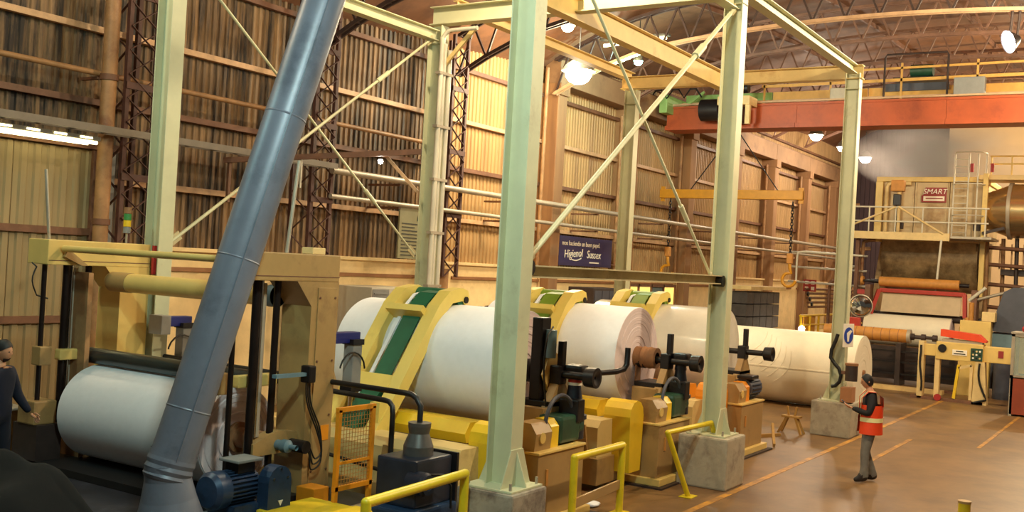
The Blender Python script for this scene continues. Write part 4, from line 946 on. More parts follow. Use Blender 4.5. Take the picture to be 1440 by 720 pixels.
for y, x in ((5.5, 40), (5.1, 41), (4.6, 40.5), (4.1, 41.5), (3.6, 40.5), (3.1, 41)): part('riser', MB().tube((x, y, 0), (x, y+.1, 5.2), .07, n=8), 'dark_machine' if y < 5 else 'rust_pipe', t)
for z in (2.6, 3.4, 4.1, 4.7): part('cross_pipe', MB().tube((40.2, 2.5, z), (40.4, 5.6, z+.15), .07, n=8), 'girt_steel', t)
part('gallery', MB().box(40.6, 43, 2.0, 5.2, 3.9, 4.1), 'dark_machine', t)
part('gallery', MB().box(41.2, 43, 2.0, 5.2, 2.9, 3.05), 'dark_machine', t)
for k in range(9): part('gallery_post', MB().tube((40.6, 2.2+k*.38, 4.1), (40.6, 2.2+k*.38, 5.0), .025, n=6), 'girt_light', t)
t = T('stay_bar', 'slanting grey steel bar right of the dryer hood', 'bar', (38, 5, 3)); part('bar', MB().tube((37.6, 5.6, 2.95), (37.6, 3.3, 3.72), .05, n=8), 'galv', t); part('lever', MB().tube((37.5, 5.7, 2.95), (37.4, 5.2, 3.4), .06, n=8), 'conduit', t)
# brown top roller, red frame with paper web, reel roll
t = T('guide_roller', 'brown guide roller below the dryer hood', 'roller', (37.7, 7.3, 3.25))
part('roller', MB().tube((37.7, 6.05, 3.43), (37.7, 8.65, 3.43), .17, n=28), 'core_orange', t)
for y in (8.65, 5.75): part('journal', MB().tube((37.7, y, 3.43), (37.7, y+.3, 3.43), .07, n=12), 'black_metal', t)
part('hand_wheel', MB().tube((37.7, 9.2, 3.43), (37.7, 9.28, 3.43), .16, n=14), 'core_orange', t); part('shaft_end', MB().tube((37.7, 8.9, 3.43), (37.7, 9.3, 3.43), .04, n=8), 'black_metal', t)
for y in (9.0, 5.55): part('stand', MB().prism([(37.2, 0), (38.3, 0), (37.95, 3.3), (37.5, 3.3)], 'xz', y-.09, y+.09), 'girt_steel', t)
t = T('calender_frame', 'red frame holding the white paper web under the guide roller', 'machine frame', (37.8, 7.3, 2.2))
part('top_bar', MB().box(37.5, 37.7, 5.85, 8.6, 3.06, 3.2, .02), 'red_paint', t)
part('side_bar', MB().bar((37.55, 8.62, 3.15), (37.45, 8.85, 2.3), .2, .12), 'red_paint', t); part('side_bar', MB().bar((37.55, 5.85, 3.15), (37.5, 5.8, 2.35), .2, .12), 'red_paint', t)
part('paper_web', MB().prism([(37.62, 3.08), (37.66, 3.08), (37.42, 2.4), (37.38, 2.4)], 'xz', 5.95, 8.5), 'web_paper', t)
part('dark_roll', MB().tube((37.7, 5.9, 2.28), (37.7, 8.8, 2.28), .13, n=20), 'dark_machine', t)
W1 = paper_roll('wide white paper roll winding on the reel of the paper machine', 37.6, 6.2, 9.0, 1.78, .53, 'wrap_paper', core=.1)
t = T('winder_frame', 'dark reel frame under the white winding roll', 'machine frame', (36.6, 7.4, 0))
part('back_panel', MB().box(36.95, 37.1, 5.6, 9.4, .15, 1.25), 'dark_machine', t)
for z in (.35, .75, 1.1): part('cross_bar', MB().box(36.3, 36.42, 5.8, 9.3, z, z+.06), 'black_metal', t)
for y in (9.35, 7.6, 5.75): part('frame_leg', MB().box(36.2, 37.1, y-.08, y+.08, 0, 1.4), 'dark_machine', t)
part('floor_channel', MB().box(34.6, 35.0, 5.9, 10.2, 0, .12), 'frame_cream', t); part('floor_channel', MB().box(35.4, 35.6, 5.6, 9.6, 0, .08), 'girt_steel', t)
t = T('core_shaft', 'orange-brown core roll on a shaft behind the third front column', 'roller', (33.2, 7.6, 1.5))
part('core', MB().tube((33.2, 6.72, 1.8), (33.2, 9.2, 1.8), .20, n=28), 'core_orange', t)
for k in range(9): part('winding_ring', MB().tube((33.2, 6.95+k*.25, 1.8), (33.2, 6.97+k*.25, 1.8), .203, n=28), 'core_card', t)
part('collar', MB().tube((33.2, 6.62, 1.8), (33.2, 6.72, 1.8), .21, n=24), 'galv', t)
part('shaft', MB().lathe((33.2, 6.62, 1.8), (0, -1, 0), [(0, .1), (.1, .1), (.1, .06), (.3, .06), (.3, .1), (.42, .1), (.42, .05), (.6, .05), (.62, .1), (.75, .1), (.75, .0)], 16), 'dark_machine', t)
# reel stand with control panel
t = T('reel_stand', 'cream reel stand with control panel under the orange-red guard', 'machine', (33, 5.0, 0))
part('post', MB().box(32.9, 33.25, 6.17, 6.33, 0, 1.72, .02), 'frame_cream', t); part('post', MB().box(32.95, 33.2, 5.72, 5.86, 0, 1.3, .02), 'frame_cream', t)
part('link_beam', MB().box(32.95, 33.2, 5.8, 6.33, 1.3, 1.64, .02), 'machine_cream', t)
part('main_beam', MB().box(32.9, 33.3, 4.55, 5.84, 1.22, 1.74, .02), 'machine_cream', t)
part('tail_beam', MB().box(32.98, 33.3, 3.6, 4.55, 1.24, 1.70, .02), 'machine_cream', t)
part('big_leg', MB().prism([(4.4, 0), (4.8, 0), (4.74, 1.24), (4.5, 1.24)], 'yz', 32.9, 33.25), 'frame_cream', t)
part('hose', MB().path([(32.86, 4.62, 1.2)]+[(32.86, 4.62+.08*math.sin(i*.4)-.02*i, 1.2-.115*i) for i in range(1, 10)]+[(32.86, 4.75, .05)], .03, 8), 'cable_black', t)
part('hose', MB().path([(32.88, 6.25, 1.6)]+[(32.86, 6.22+.04*math.sin(i*.6), 1.5-.14*i) for i in range(1, 10)], .03, 8), 'cable_black', t)
part('inner_frame', MB().bar((33.0, 5.3, .1), (33.0, 5.2, 1.1), .1, .08), 'machine_yellow', t); part('inner_frame', MB().bar((33.0, 5.2, 1.0), (33.0, 4.85, 1.12), .1, .08), 'frame_cream', t)
part('inner_post', MB().bar((33.0, 4.85, .1), (33.0, 4.85, 1.12), .1, .08), 'frame_cream', t)
part('dial', MB().tube((32.9, 5.66, 1.55), (32.86, 5.66, 1.55), .12, n=16), 'black_metal', t)
bpn = part('button_panel', MB().box(32.87, 32.9, 4.56, 4.88, 1.26, 1.62), 'motor_green', t)
for i in range(3):
    for j in range(3): part('button', MB().tube((32.87, 4.63+.09*i, 1.34+.1*j), (32.85, 4.63+.09*i, 1.34+.1*j), .028, n=8), ('frame_cream', 'black_metal', 'letter_white')[(i+j) % 3], bpn)
lbp = part('label_plate', MB().box(32.88, 32.9, 4.98, 5.38, 1.38, 1.54), 'letter_white', t)
part('label_line', MB().box(32.876, 32.88, 5.08, 5.28, 1.48, 1.51), 'letter_dark', lbp); part('label_line', MB().box(32.876, 32.88, 5.02, 5.34, 1.41, 1.44), 'letter_dark', lbp)
part('red_plate', MB().box(32.96, 32.98, 4.02, 4.16, 1.4, 1.6), 'letter_red', t)
part('guard', MB().prism([(4.5, 1.8), (5.74, 1.9), (5.74, 2.1), (4.7, 2.02), (4.5, 1.84)], 'yz', 32.95, 33.4), 'guard_red', t)
part('guard_base', MB().box(33.0, 33.4, 4.6, 5.7, 1.74, 1.82), 'galv', t)
part('base_rail', MB().box(32.9, 33.3, 4.5, 6.5, 0, .08), 'girt_steel', t); part('wheel', MB().tube((32.88, 5.72, .1), (32.8, 5.72, .1), .1, n=14), 'sign_red', t)
t = T('cream_console', 'stepped cream console behind the orange-red guard', 'console', (35.5, 4.9, 1.7))
part('console_body', MB().box(35.3, 35.7, 4.7, 5.6, 0, 2.35, .02), 'machine_cream', t); part('console_head', MB().box(35.3, 35.7, 4.6, 4.98, 2.35, 2.65, .02), 'frame_cream', t)
t = T('operator_gear', 'cluster of dark valves and orange pipes right of the winding roll', 'machine', (36.8, 5.6, 0))
for k in range(5): part('valve', MB().sphere((36.8, 5.75-.13*k, 2.2+.12*(k % 3)), .09, 10, 8), ('black_metal', 'core_orange', 'stainless', 'red_paint', 'black_metal')[k], t)
part('valve_body', MB().box(36.7, 36.95, 5.2, 5.85, 1.2, 2.1, .05), 'rust_pipe', t); part('valve_pipe', MB().tube((36.75, 5.5, .0), (36.75, 5.5, 2.9), .08, n=8), 'core_orange', t)
t = T('slate_hopper', 'dark slate slanted hopper at the right edge', 'hopper', (36, 4.0, 0))
part('hopper', MB().prism([(4.82, 2.05), (2.6, 2.0), (2.6, 3.5), (4.2, 3.45), (4.45, 3.3)], 'yz', 35.8, 37), 'slate_box', t)
part('hopper_case', MB().box(35.9, 37, 2.6, 4.8, .25, 2.0), 'slate_box', t); part('blue_skirt', MB().box(35.85, 36.9, 2.6, 4.75, 1.5, 1.98), 'steel_blue', t)
single('drum', MB().lathe((35.4, 4.3, 0), (0, 0, 1), [(0, 0), (0, .28), (.3, .29), (.6, .28), (.9, .29), (1.3, .28), (1.3, 0)], 18), 'slate_box', 'dark blue drum under the reel stand beam at the right', 'drum')
t = T('control_booth', 'glazed control booth with red-brown lower panel at the right edge', 'booth', (31.2, 3.0, 0))
part('wall_panel', MB().box(31.0, 32.0, 2.2, 3.58, .05, 1.04), 'brick_panel', t)
for y in (3.56, 2.9, 2.25): part('mullion', MB().box(31.0, 31.05, y-.04, y+.04, 0, 2.2), 'galv', t)
for z in (1.04, 2.16): part('transom', MB().box(31.0, 31.05, 2.2, 3.6, z-.03, z+.05), 'galv', t)
for ya, yb in ((3.52, 2.94), (2.86, 2.3)): part('pane', MB().box(31.02, 31.03, yb, ya, 1.09, 2.12), 'glass_pane', t)
part('side_pane', MB().box(31.1, 31.95, 3.55, 3.56, 1.09, 2.12), 'glass_pane', t)
part('corner_post', MB().box(31.95, 32.03, 3.5, 3.6, 0, 2.2), 'galv', t); part('roof', MB().box(30.98, 32.05, 2.2, 3.62, 2.2, 2.25), 'galv', t); part('inner_panel', MB().box(31.9, 31.95, 2.3, 3.5, 1.09, 2.12), 'machine_cream', t)
part('beacon', MB().sphere((31.2, 3.3, 2.34), .09, 10, 8), 'sign_red', t)
# mirror
t = T('convex_mirror', 'round convex safety mirror left of the paper machine', 'mirror', (33.5, 8.2, 2.3))
mc_ = Vector((33.5, 8.22, 2.62)); md = Vector((-.95, -.25, .0)).normalized()
part('glass', MB().lathe(mc_, md, [(0, .33), (.04, .26), (.07, .15), (.08, 0)], 28), 'mirror', t); part('rim', MB().lathe(mc_, md, [(-.03, .34), (.02, .36), (.03, .33)], 28), 'galv', t)
part('post', MB().tube((33.55, 8.25, 0), (33.55, 8.25, 3.1), .04, n=8), 'girt_steel', t); part('sign_plate', MB().box(33.45, 33.47, 8.12, 8.34, 3.0, 3.14), 'letter_red', t); part('box', MB().box(33.4, 33.6, 8.2, 8.7, 1.9, 2.25, .02), 'red_paint', t)

# ================================================================== THINGS ALONG THE BACK WALL
t = T('advert_banner', 'dark purple-blue banner with white lettering between two concrete pillars', 'banner', (29.4, 15.9, 3.4))
part('panel', MB().box(27.95, 31.5, 16.0, 16.04, 3.36, 4.28, .005), 'banner_blue', t)
for z in (3.45, 4.2): part('hanging_bar', MB().box(27.76, 32.39, 16.05, 16.09, z, z+.04), 'girt_steel', t)
text('slogan', 'mos haciendo un buen papel.', .215, 'letter_white', t, (29.36, 15.99, 4.06))
text('wordmark', 'Higienol', .36, 'letter_white', t, (28.85, 15.99, 3.74), '-y', .15, .006, .06)
text('wordmark', 'Sussex', .36, 'letter_white', t, (30.22, 15.99, 3.74), '-y', .15, .006)
mb = MB(); sw = [(28.75+.07*i, 3.56-.05*math.sin(i*.35)+.006*i) for i in range(10)]
for a, b in zip(sw[:-1], sw[1:]): mb.bar((a[0], 15.992, a[1]), (b[0], 15.992, b[1]), .012, .035)
part('swoosh', mb, 'letter_white', t)
part('small_print', MB().box(29.95, 30.6, 15.99, 16.0, 3.47, 3.51), 'letter_white', t)
t = T('notice_board', 'olive notice board with rows of dark writing behind the conduit column', 'board', (19.8, 15.45, 3.3))
part('panel', MB().box(19.32, 20.45, 15.42, 15.46, 3.3, 4.5, .006), 'board_olive', t)
part('tree_mark', MB().prism([(19.98, 4.22), (20.12, 4.22), (20.05, 4.44)], 'xz', 15.41, 15.42), 'letter_dark', t)
for k, wd in enumerate((.9, .5, .8, .85, .8, .75, .85, .7, .6, .8)):
    part('text_line', MB().box(19.42, 19.42+wd, 15.412, 15.42, 4.12-.083*k, 4.145-.083*k), 'letter_dark', t)
t = T('louvred_cabinet', 'grey and white louvred cabinet against the masonry wall', 'cabinet', (18.8, 15.4, 1.4))
part('body', MB().box(17.95, 19.75, 15.0, 16.2, 1.55, 2.62, .015), 'louver_light', t)
part('dark_door', MB().box(17.98, 18.55, 14.985, 15.0, 1.6, 2.58), 'grey_panel', t)
for k in range(10):
    part('louver', MB().bar((18.62, 14.98, 1.72+.085*k), (19.7, 14.98, 1.72+.085*k), .03, .04), 'louver_light', t)
    part('louver', MB().bar((18.02, 14.975, 1.72+.085*k), (18.5, 14.975, 1.72+.085*k), .02, .03), 'grey_panel', t)
part('shelf', MB().box(17.4, 20.2, 14.9, 16.2, 1.45, 1.55), 'girt_steel', t); part('support', MB().box(17.6, 20.0, 15.1, 16.2, 0, 1.45), 'masonry', t)
t = T('red_machine', 'red and black machine showing between the first roll and nearest column', 'machine', (15.9, 10.9, 0))
part('red_block', MB().box(15.1, 15.6, 10.5, 11.0, 2.2, 2.52, .04), 'red_paint', t)
part('shaft', MB().lathe((15.6, 10.7, 2.38), (1, 0, 0), [(0, .09), (.2, .09), (.2, .14), (.35, .14), (.35, .08), (.55, .08), (.55, .15), (.7, .12), (.8, .05)], 16), 'lattice_steel', t)
part('column', MB().box(15.2, 15.6, 10.55, 10.95, 0, 2.2), 'machine_tan', t)
t = T('glass_cabinet', 'dark glazed cabinet below the purple banner', 'cabinet', (29.4, 15.2, 0))
part('body', MB().box(28.3, 30.4, 14.9, 15.8, 0, 2.72, .02), 'dark_machine', t)
for k in range(4): part('pane', MB().box(28.36+.5*k, 28.8+.5*k, 14.885, 14.9, 1.6, 2.64), 'slate_box', t)
t = T('fire_sign', 'red sign on a post right of the dark glazed cabinet', 'sign', (31.3, 15.4, 0)); part('plate', MB().box(31.1, 31.55, 15.3, 15.34, 2.35, 2.85, .005), 'sign_red', t); part('mark', MB().box(31.36, 31.42, 15.29, 15.3, 2.45, 2.78), 'letter_white', t); part('post', MB().tube((31.3, 15.4, 0), (31.3, 15.4, 2.8), .04, n=8), 'girt_steel', t)
window = T('window_1', 'yellow lit office window strip behind the third roll', None, (34.5, 16.1, 1.6), kind='structure')
for k in range(4):
    part('pane', MB().box(32.95+1.08*k, 33.95+1.08*k, 16.14, 16.16, 1.7, 2.75), 'window_glow' if k != 2 else 'steel_blue', window); part('frame_bar', MB().box(33.95+1.08*k, 34.03+1.08*k, 16.08, 16.18, 1.6, 2.85), 'girt_steel', window)
part('frame_bar', MB().box(32.9, 37.1, 16.08, 16.18, 2.75, 2.85), 'girt_steel', window); part('frame_bar', MB().box(32.9, 37.1, 16.08, 16.18, 1.6, 1.7), 'girt_steel', window)
# dark stack of baled crates
t = T('crate_stack', 'tall dark stack of crates right of the second front column', 'crates', (38, 13.2, 0))
for i in range(5):
    for j in range(6):
        for kx in range(1):
            part('crate', MB().box(36.3+.74*i, 36.3+.74*i+.70, 12.9, 13.8, .05+.46*j, .05+.46*j+.43, .02), 'crate_dark', t)
part('cover_board', MB().box(36.1, 40.1, 12.7, 13.9, 2.86, 3.0, .02), 'frame_cream', t)
# lit doorway and yellow platform beyond
d2 = struct('door_2', MB().box(46.9, 48.1, 16.1, 16.19, 0, 2.05), 'door_glow', 'bright lit doorway in the wall beyond the crates')
for x in (46.85, 48.15): struct('door_jamb', MB().box(x-.06, x+.06, 16.0, 16.2, 0, 2.15), 'masonry', '', d2)
t = T('exit_sign', 'small green exit sign above the lit doorway', 'sign', (47.5, 16.0, 2.2)); part('plate', MB().box(47.1, 47.9, 16.0, 16.03, 2.3, 2.65), 'sign_green', t); text('lettering', 'EXIT', .26, 'letter_white', t, (47.5, 15.99, 2.47))
t = T('warning_board', 'red and white board on the pipe rack above the yellow platform', 'sign', (44.6, 12.9, 2.8)); part('plate', MB().box(44.1, 44.14, 12.7, 13.25, 2.85, 3.35, .005), 'sign_red', t)
for y in (13.1, 12.84):
    for z in (2.98, 3.22): part('pictogram', MB().box(44.085, 44.1, y-.07, y+.07, z-.07, z+.07), 'letter_white', t)
t = T('pipe_rack', 'rack of horizontal brown tubes beyond the wrapped floor roll', 'rack', (47, 12.8, 0))
for k in range(5): part('tube', MB().tube((43.6+.15*k, 13.0, 2.95-.19*k), (56, 13.0, 2.95-.19*k), .05, n=8), 'girt_steel', t)
for x in (44.3, 47.5, 52): part('post', MB().box(x-.06, x+.06, 13.05, 13.2, 0, 3.2), 'rust_pipe', t)
for k in range(3): part('valve_wheel', MB().tube((43.6+.3*k, 12.9, 2.75-.22*k), (43.6+.3*k, 12.83, 2.75-.22*k), .09, n=10), 'black_metal', t)
t = T('yellow_gantry', 'yellow railed low gantry behind the wrapped floor roll', 'platform', (43, 12.4, 0))
part('deck', MB().box(39.6, 49, 11.9, 12.9, 1.1, 1.22), 'machine_cream', t); part('hand_rail', MB().tube((39.6, 11.95, 1.95), (45.8, 11.95, 1.95), .045, n=8), 'machine_yellow', t); part('hand_rail', MB().tube((39.6, 11.95, 1.6), (49, 11.95, 1.5), .035, n=8), 'machine_yellow', t)
for k in range(6): part('post', MB().tube((39.7+1.2*k, 11.95, 0), (39.7+1.2*k, 11.95, 1.95), .05, n=8), 'machine_yellow', t)
part('panel', MB().box(40.3, 41.8, 12.0, 12.05, 1.22, 1.9), 'spreader_yellow', t)
single('warning_lamp', MB().sphere((39.7, 11.9, 1.45), .12, 10, 8), 'bulb_white', 'small round lit lamp at the left end of the yellow gantry', 'lamp')
single('hose_reel', MB().tube((10.95, 13.5, 1.75), (10.95, 13.58, 1.75), .14, n=20), 'sign_red', 'red round disc seen past the grey duct behind the press roller', 'disc') if False else None
t = T('red_disc', 'red round disc on a post, seen right of the grey duct behind the press roller', 'sign', (10.85, 13.5, 0))
part('disc', MB().tube((10.85, 13.46, 1.72), (10.85, 13.5, 1.72), .15, n=24), 'sign_red', t); part('post', MB().tube((10.85, 13.54, 0), (10.85, 13.54, 1.75), .03, n=8), 'girt_steel', t)
# things at the third front column
t = T('round_sign', 'blue and white mandatory sign on the third front column', 'sign', (22.70, 5.80, 2.0))
SM = Matrix.Translation((22.74, 5.80, 2.2)) @ Matrix.Rotation(math.radians(-17), 4, 'Z')     # local: plate in xz, facing -y
part('plate', xf(MB().box(-.2, .2, 0, .012, -.25, .25, .004), SM), 'letter_white', t)
part('disc', xf(MB().tube((0, 0, 0), (0, -.006, 0), .175, n=28), SM), 'sign_blue', t)
part('pictogram', xf(MB().prism([(-.05, -.13), (.01, -.13), (.02, .0), (.12, .09), (.06, .12), (-.08, .05)], 'xz', -.012, -.006), SM), 'letter_white', t)
part('bracket', MB().box(22.86, 23.1, 5.83, 5.94, 2.15, 2.2), 'galv', t)
t = T('hose_coil', 'black hose curled in an S on the third front column', 'hose', (23.05, 6.1, 1.1))
hp = [(23.0-.03, 6.02+.11*math.cos(-.6+i*.30)-(.05 if i > 9 else 0), 1.98-.055*i) for i in range(18)]
hp = [(22.95, 6.08, 2.2), (22.95, 6.12, 2.05), (22.95, 6.2, 1.85), (22.95, 6.21, 1.68), (22.95, 6.12, 1.56), (22.95, 6.02, 1.46), (22.95, 5.97, 1.32), (22.95, 5.99, 1.18), (22.95, 6.08, 1.08), (22.95, 6.16, 1.06)]
part('hose', MB().path(hp, .04, 8), 'cable_black', t)
t = T('wall_canister', 'dark round canister bracketed on the third front column', 'canister', (22.98, 5.78, 1.2))
part('body', MB().tube((22.95, 5.75, 1.22), (22.95, 5.75, 1.55), .13, n=16), 'dark_machine', t); part('rim', MB().tube((22.95, 5.75, 1.55), (22.95, 5.75, 1.6), .14, n=16), 'core_card', t); part('strap', MB().box(22.92, 23.0, 5.86, 5.96, 1.35, 1.42), 'girt_steel', t)
t = T('cardboard_box', 'brown cardboard box on the concrete block of the third column', 'box', (22.95, 5.78, .766))
part('body', MB().box(22.8, 23.1, 5.68, 5.93, .766, 1.08, .006), 'cardboard', t); part('flap', MB().box(22.8, 23.1, 5.675, 5.80, 1.08, 1.085), 'cardboard', t)
t = T('yellow_trestle', 'small yellow-brown trestle stool on the floor beside the third column', 'stool', (22.5, 6.85, 0))
for s in (-1, 1):
    for q in (-1, 1): part('leg', MB().bar((22.5+.12*q, 6.85+.25*s, 0), (22.5+.06*q, 6.85+.1*s, .34), .04, .05), 'wood', t)
part('seat', MB().box(22.4, 22.6, 6.65, 7.05, .34, .38, .005), 'wood', t)
for q in (-.06, .06): part('fork', MB().bar((22.5, 6.85+q, .36), (22.5, 6.85+q*1.8, .58), .04, .04), 'wood', t)
single('timber_offcut', MB().bar((21.3, 7.2, .03), (21.9, 6.9, .03), .06, .06), 'wood', 'loose timber offcut on the floor beside the third unwind stand', 'timber')
single('timber_offcut', MB().bar((20.3, 6.5, .04), (20.9, 6.75, .36), .05, .08), 'wood', 'short timber leaning by the third unwind stand', 'timber')
t = T('bollard', 'short yellow-brown bollard at the bottom right', 'bollard', (14.5, 2.13, 0)); part('post', MB().tube((14.5, 2.13, 0), (14.5, 2.13, .6), .075, n=18), 'rail_yellow', t); part('cap', MB().tube((14.5, 2.13, .6), (14.5, 2.13, .63), .083, n=18), 'machine_tan', t)
# steam over the paper machine
sv = MB().box(43.7, 58, 5.2, 13.0, 7.4, 10.9)
m = bpy.data.materials.new('steam'); m.use_nodes = True; nt = m.node_tree; N = nt.nodes; LK = nt.links
for n in list(N):
    if n.type != 'OUTPUT_MATERIAL': N.remove(n)
vp = N.new('ShaderNodeVolumePrincipled'); tc = N.new('ShaderNodeTexCoord'); nz = N.new('ShaderNodeTexNoise'); nz.inputs['Scale'].default_value = 2.2; nz.inputs['Detail'].default_value = 4
cr = N.new('ShaderNodeMapRange'); cr.inputs['From Min'].default_value = .36; cr.inputs['From Max'].default_value = .66; cr.inputs['To Min'].default_value = 0; cr.inputs['To Max'].default_value = 1.0
vp.inputs['Color'].default_value = (.95, .82, .74, 1); vp.inputs['Anisotropy'].default_value = .2
LK.new(tc.outputs['Generated'], nz.inputs['Vector']); LK.new(nz.outputs['Fac'], cr.inputs['Value']); 
# fade to nothing at the sides of the cloud
g = N.new('ShaderNodeTexGradient'); g.gradient_type = 'SPHERICAL'; mp = N.new('ShaderNodeMapping'); mp.inputs['Location'].default_value = (-1, -1, -1); mp.inputs['Scale'].default_value = (2, 2, 2)
LK.new(tc.outputs['Generated'], mp.inputs[0]); LK.new(mp.outputs[0], g.inputs[0]); mu = N.new('ShaderNodeMath'); mu.operation = 'MULTIPLY'
LK.new(g.outputs['Fac'], mu.inputs[0]); LK.new(cr.outputs[0], mu.inputs[1]); LK.new(mu.outputs[0], vp.inputs['Density']); LK.new(vp.outputs[0], N['Material Output'].inputs['Volume'])
MATS['steam'] = m
single('steam_cloud', sv, 'steam', 'drifting steam over the dryer hood', 'steam', kind='stuff')
# ================================================================== PEOPLE
def skin_mesh(verts, edges, rad, root=0, sub=2):
    me = bpy.data.meshes.new('tmp'); me.from_pydata(verts, edges, []); o = bpy.data.objects.new('tmp', me); put(o)
    md = o.modifiers.new('s', 'SKIN'); md.use_smooth_shade = True
    sl = me.skin_vertices[0].data
    for i, r in enumerate(rad):
        sl[i].radius = r if isinstance(r, tuple) else (r, r); sl[i].use_root = (i == root)
    o.modifiers.new('u', 'SUBSURF').levels = sub
    bpy.context.view_layer.update()
    out = bpy.data.meshes.new_from_object(o.evaluated_get(bpy.context.evaluated_depsgraph_get()))
    bpy.data.objects.remove(o); return out
def head_verts(mb, c, s, face_m, R_):     # head facing +x of R_, s = height
    vs = []; fs = []; n, k = 28, 22
    for i in range(k+1):
        th = PI*i/k
        for j in range(n):
            ph = 2*PI*j/n; x = math.sin(th)*math.cos(ph); y = math.sin(th)*math.sin(ph); z = math.cos(th)
            X, Y_, Z_ = x*.40, y*.315, z*.5
            if z < 0: Y_ *= 1+.26*z; X *= 1+.14*z+(.10*-z if x > 0 else 0)
            if x > 0:
                X *= 1-.05*(1-abs(y))*0
                X += .085*math.exp(-((z+.12)/.14)**2-(y/.12)**2)           # nose
                X += .02*math.exp(-((z-.18)/.09)**2-(y/.5)**2)             # brow
                X -= .035*math.exp(-((z-.03)/.09)**2-((abs(y)-.38)/.16)**2) # eye sockets
                X += .03*math.exp(-((z+.5)/.09)**2-(y/.25)**2)             # lips
                X += .03*math.exp(-((z+.86)/.14)**2-(y/.3)**2)             # chin
            vs.append(Vector(c)+R_ @ (Vector((X, Y_, Z_))*s))
    for i in range(k):
        for j in range(n): fs.append((i*n+j, (i+1)*n+j, (i+1)*n+(j+1) % n, i*n+(j+1) % n))
    mb.m = face_m; mb.add(vs, fs, True)
    for sg in (-1, 1):
        mb.sphere(Vector(c)+R_ @ (Vector((-.03, .315*sg, -.02))*s), .09*s, 8, 6, (.7, .4, 1.1))
def hand(mb, wrist, dirv, nrm, sc, m, curl=.5, thumb=1):
    d = Vector(dirv).normalized(); nn = Vector(nrm).normalized(); s_ = d.cross(nn).normalized()
    w0 = Vector(wrist); V = [w0, w0+d*.045*sc, w0+d*.085*sc]; E = [(0, 1), (1, 2)]; Rr = [(.026*sc, .018*sc), (.036*sc, .016*sc), (.036*sc, .015*sc)]
    me = skin_mesh(V, E, Rr); add_mesh(mb, me, m)
    for k, (o, l) in enumerate(((-.030, .066), (-.010, .076), (.010, .072), (.029, .056))):
        p = w0+d*.075*sc+s_*o*sc; pts = [p]; ang = 0
        for q in range(3):
            ang += curl*(.55 if q else .35); pts.append(pts[-1]+(d*math.cos(ang)+nn*math.sin(ang))*l*sc*(.42, .33, .25)[q])
        add_mesh(mb, skin_mesh(pts, [(0, 1), (1, 2), (2, 3)], [.0095*sc, .009*sc, .0085*sc, .007*sc]), m)
    p = w0+d*.03*sc-s_*.026*sc*thumb
    pts = [p, p+(d*.6-s_*.7*thumb+nn*.2)*.04*sc, p+(d*1.3-s_*.8*thumb+nn*.5)*.055*sc]
    add_mesh(mb, skin_mesh(pts, [(0, 1), (1, 2)], [.013*sc, .011*sc, .008*sc]), m)
def add_mesh(mb, me, m):
    mb.m = m; mb.add([v.co.copy() for v in me.vertices], [list(p.vertices) for p in me.polygons], True)
def loft(mb, rings, closed=True, m=0):
    mb.m = m; n = len(rings[0]); vs = [p for r in rings for p in r]; fs = []
    for i in range(len(rings)-1):
        for j in range(n if closed else n-1): fs.append((i*n+j, i*n+(j+1) % n, (i+1)*n+(j+1) % n, (i+1)*n+j))
    mb.add(vs, fs, True)
mat('skin', (196, 140, 104), .55, var=.05); mat('hair_black', (22, 18, 18), .6, var=.2); mat('jacket_black', (26, 24, 28), .8, var=.2)
mat('jeans_grey', (118, 112, 104), .85, var=.14, scale=12); mat('shoe_dark', (38, 28, 26), .6, var=.1); mat('vest_orange', (236, 70, 24), .6, var=.06)
mat('reflective', (244, 232, 170), .35, var=.03); mat('jacket_navy', (18, 22, 42), .85, var=.2); mat('eye_dark', (20, 16, 14), .3); mat('beard', (58, 40, 32), .8, var=.2)
mat('trousers_navy', (20, 22, 36), .85, var=.2)

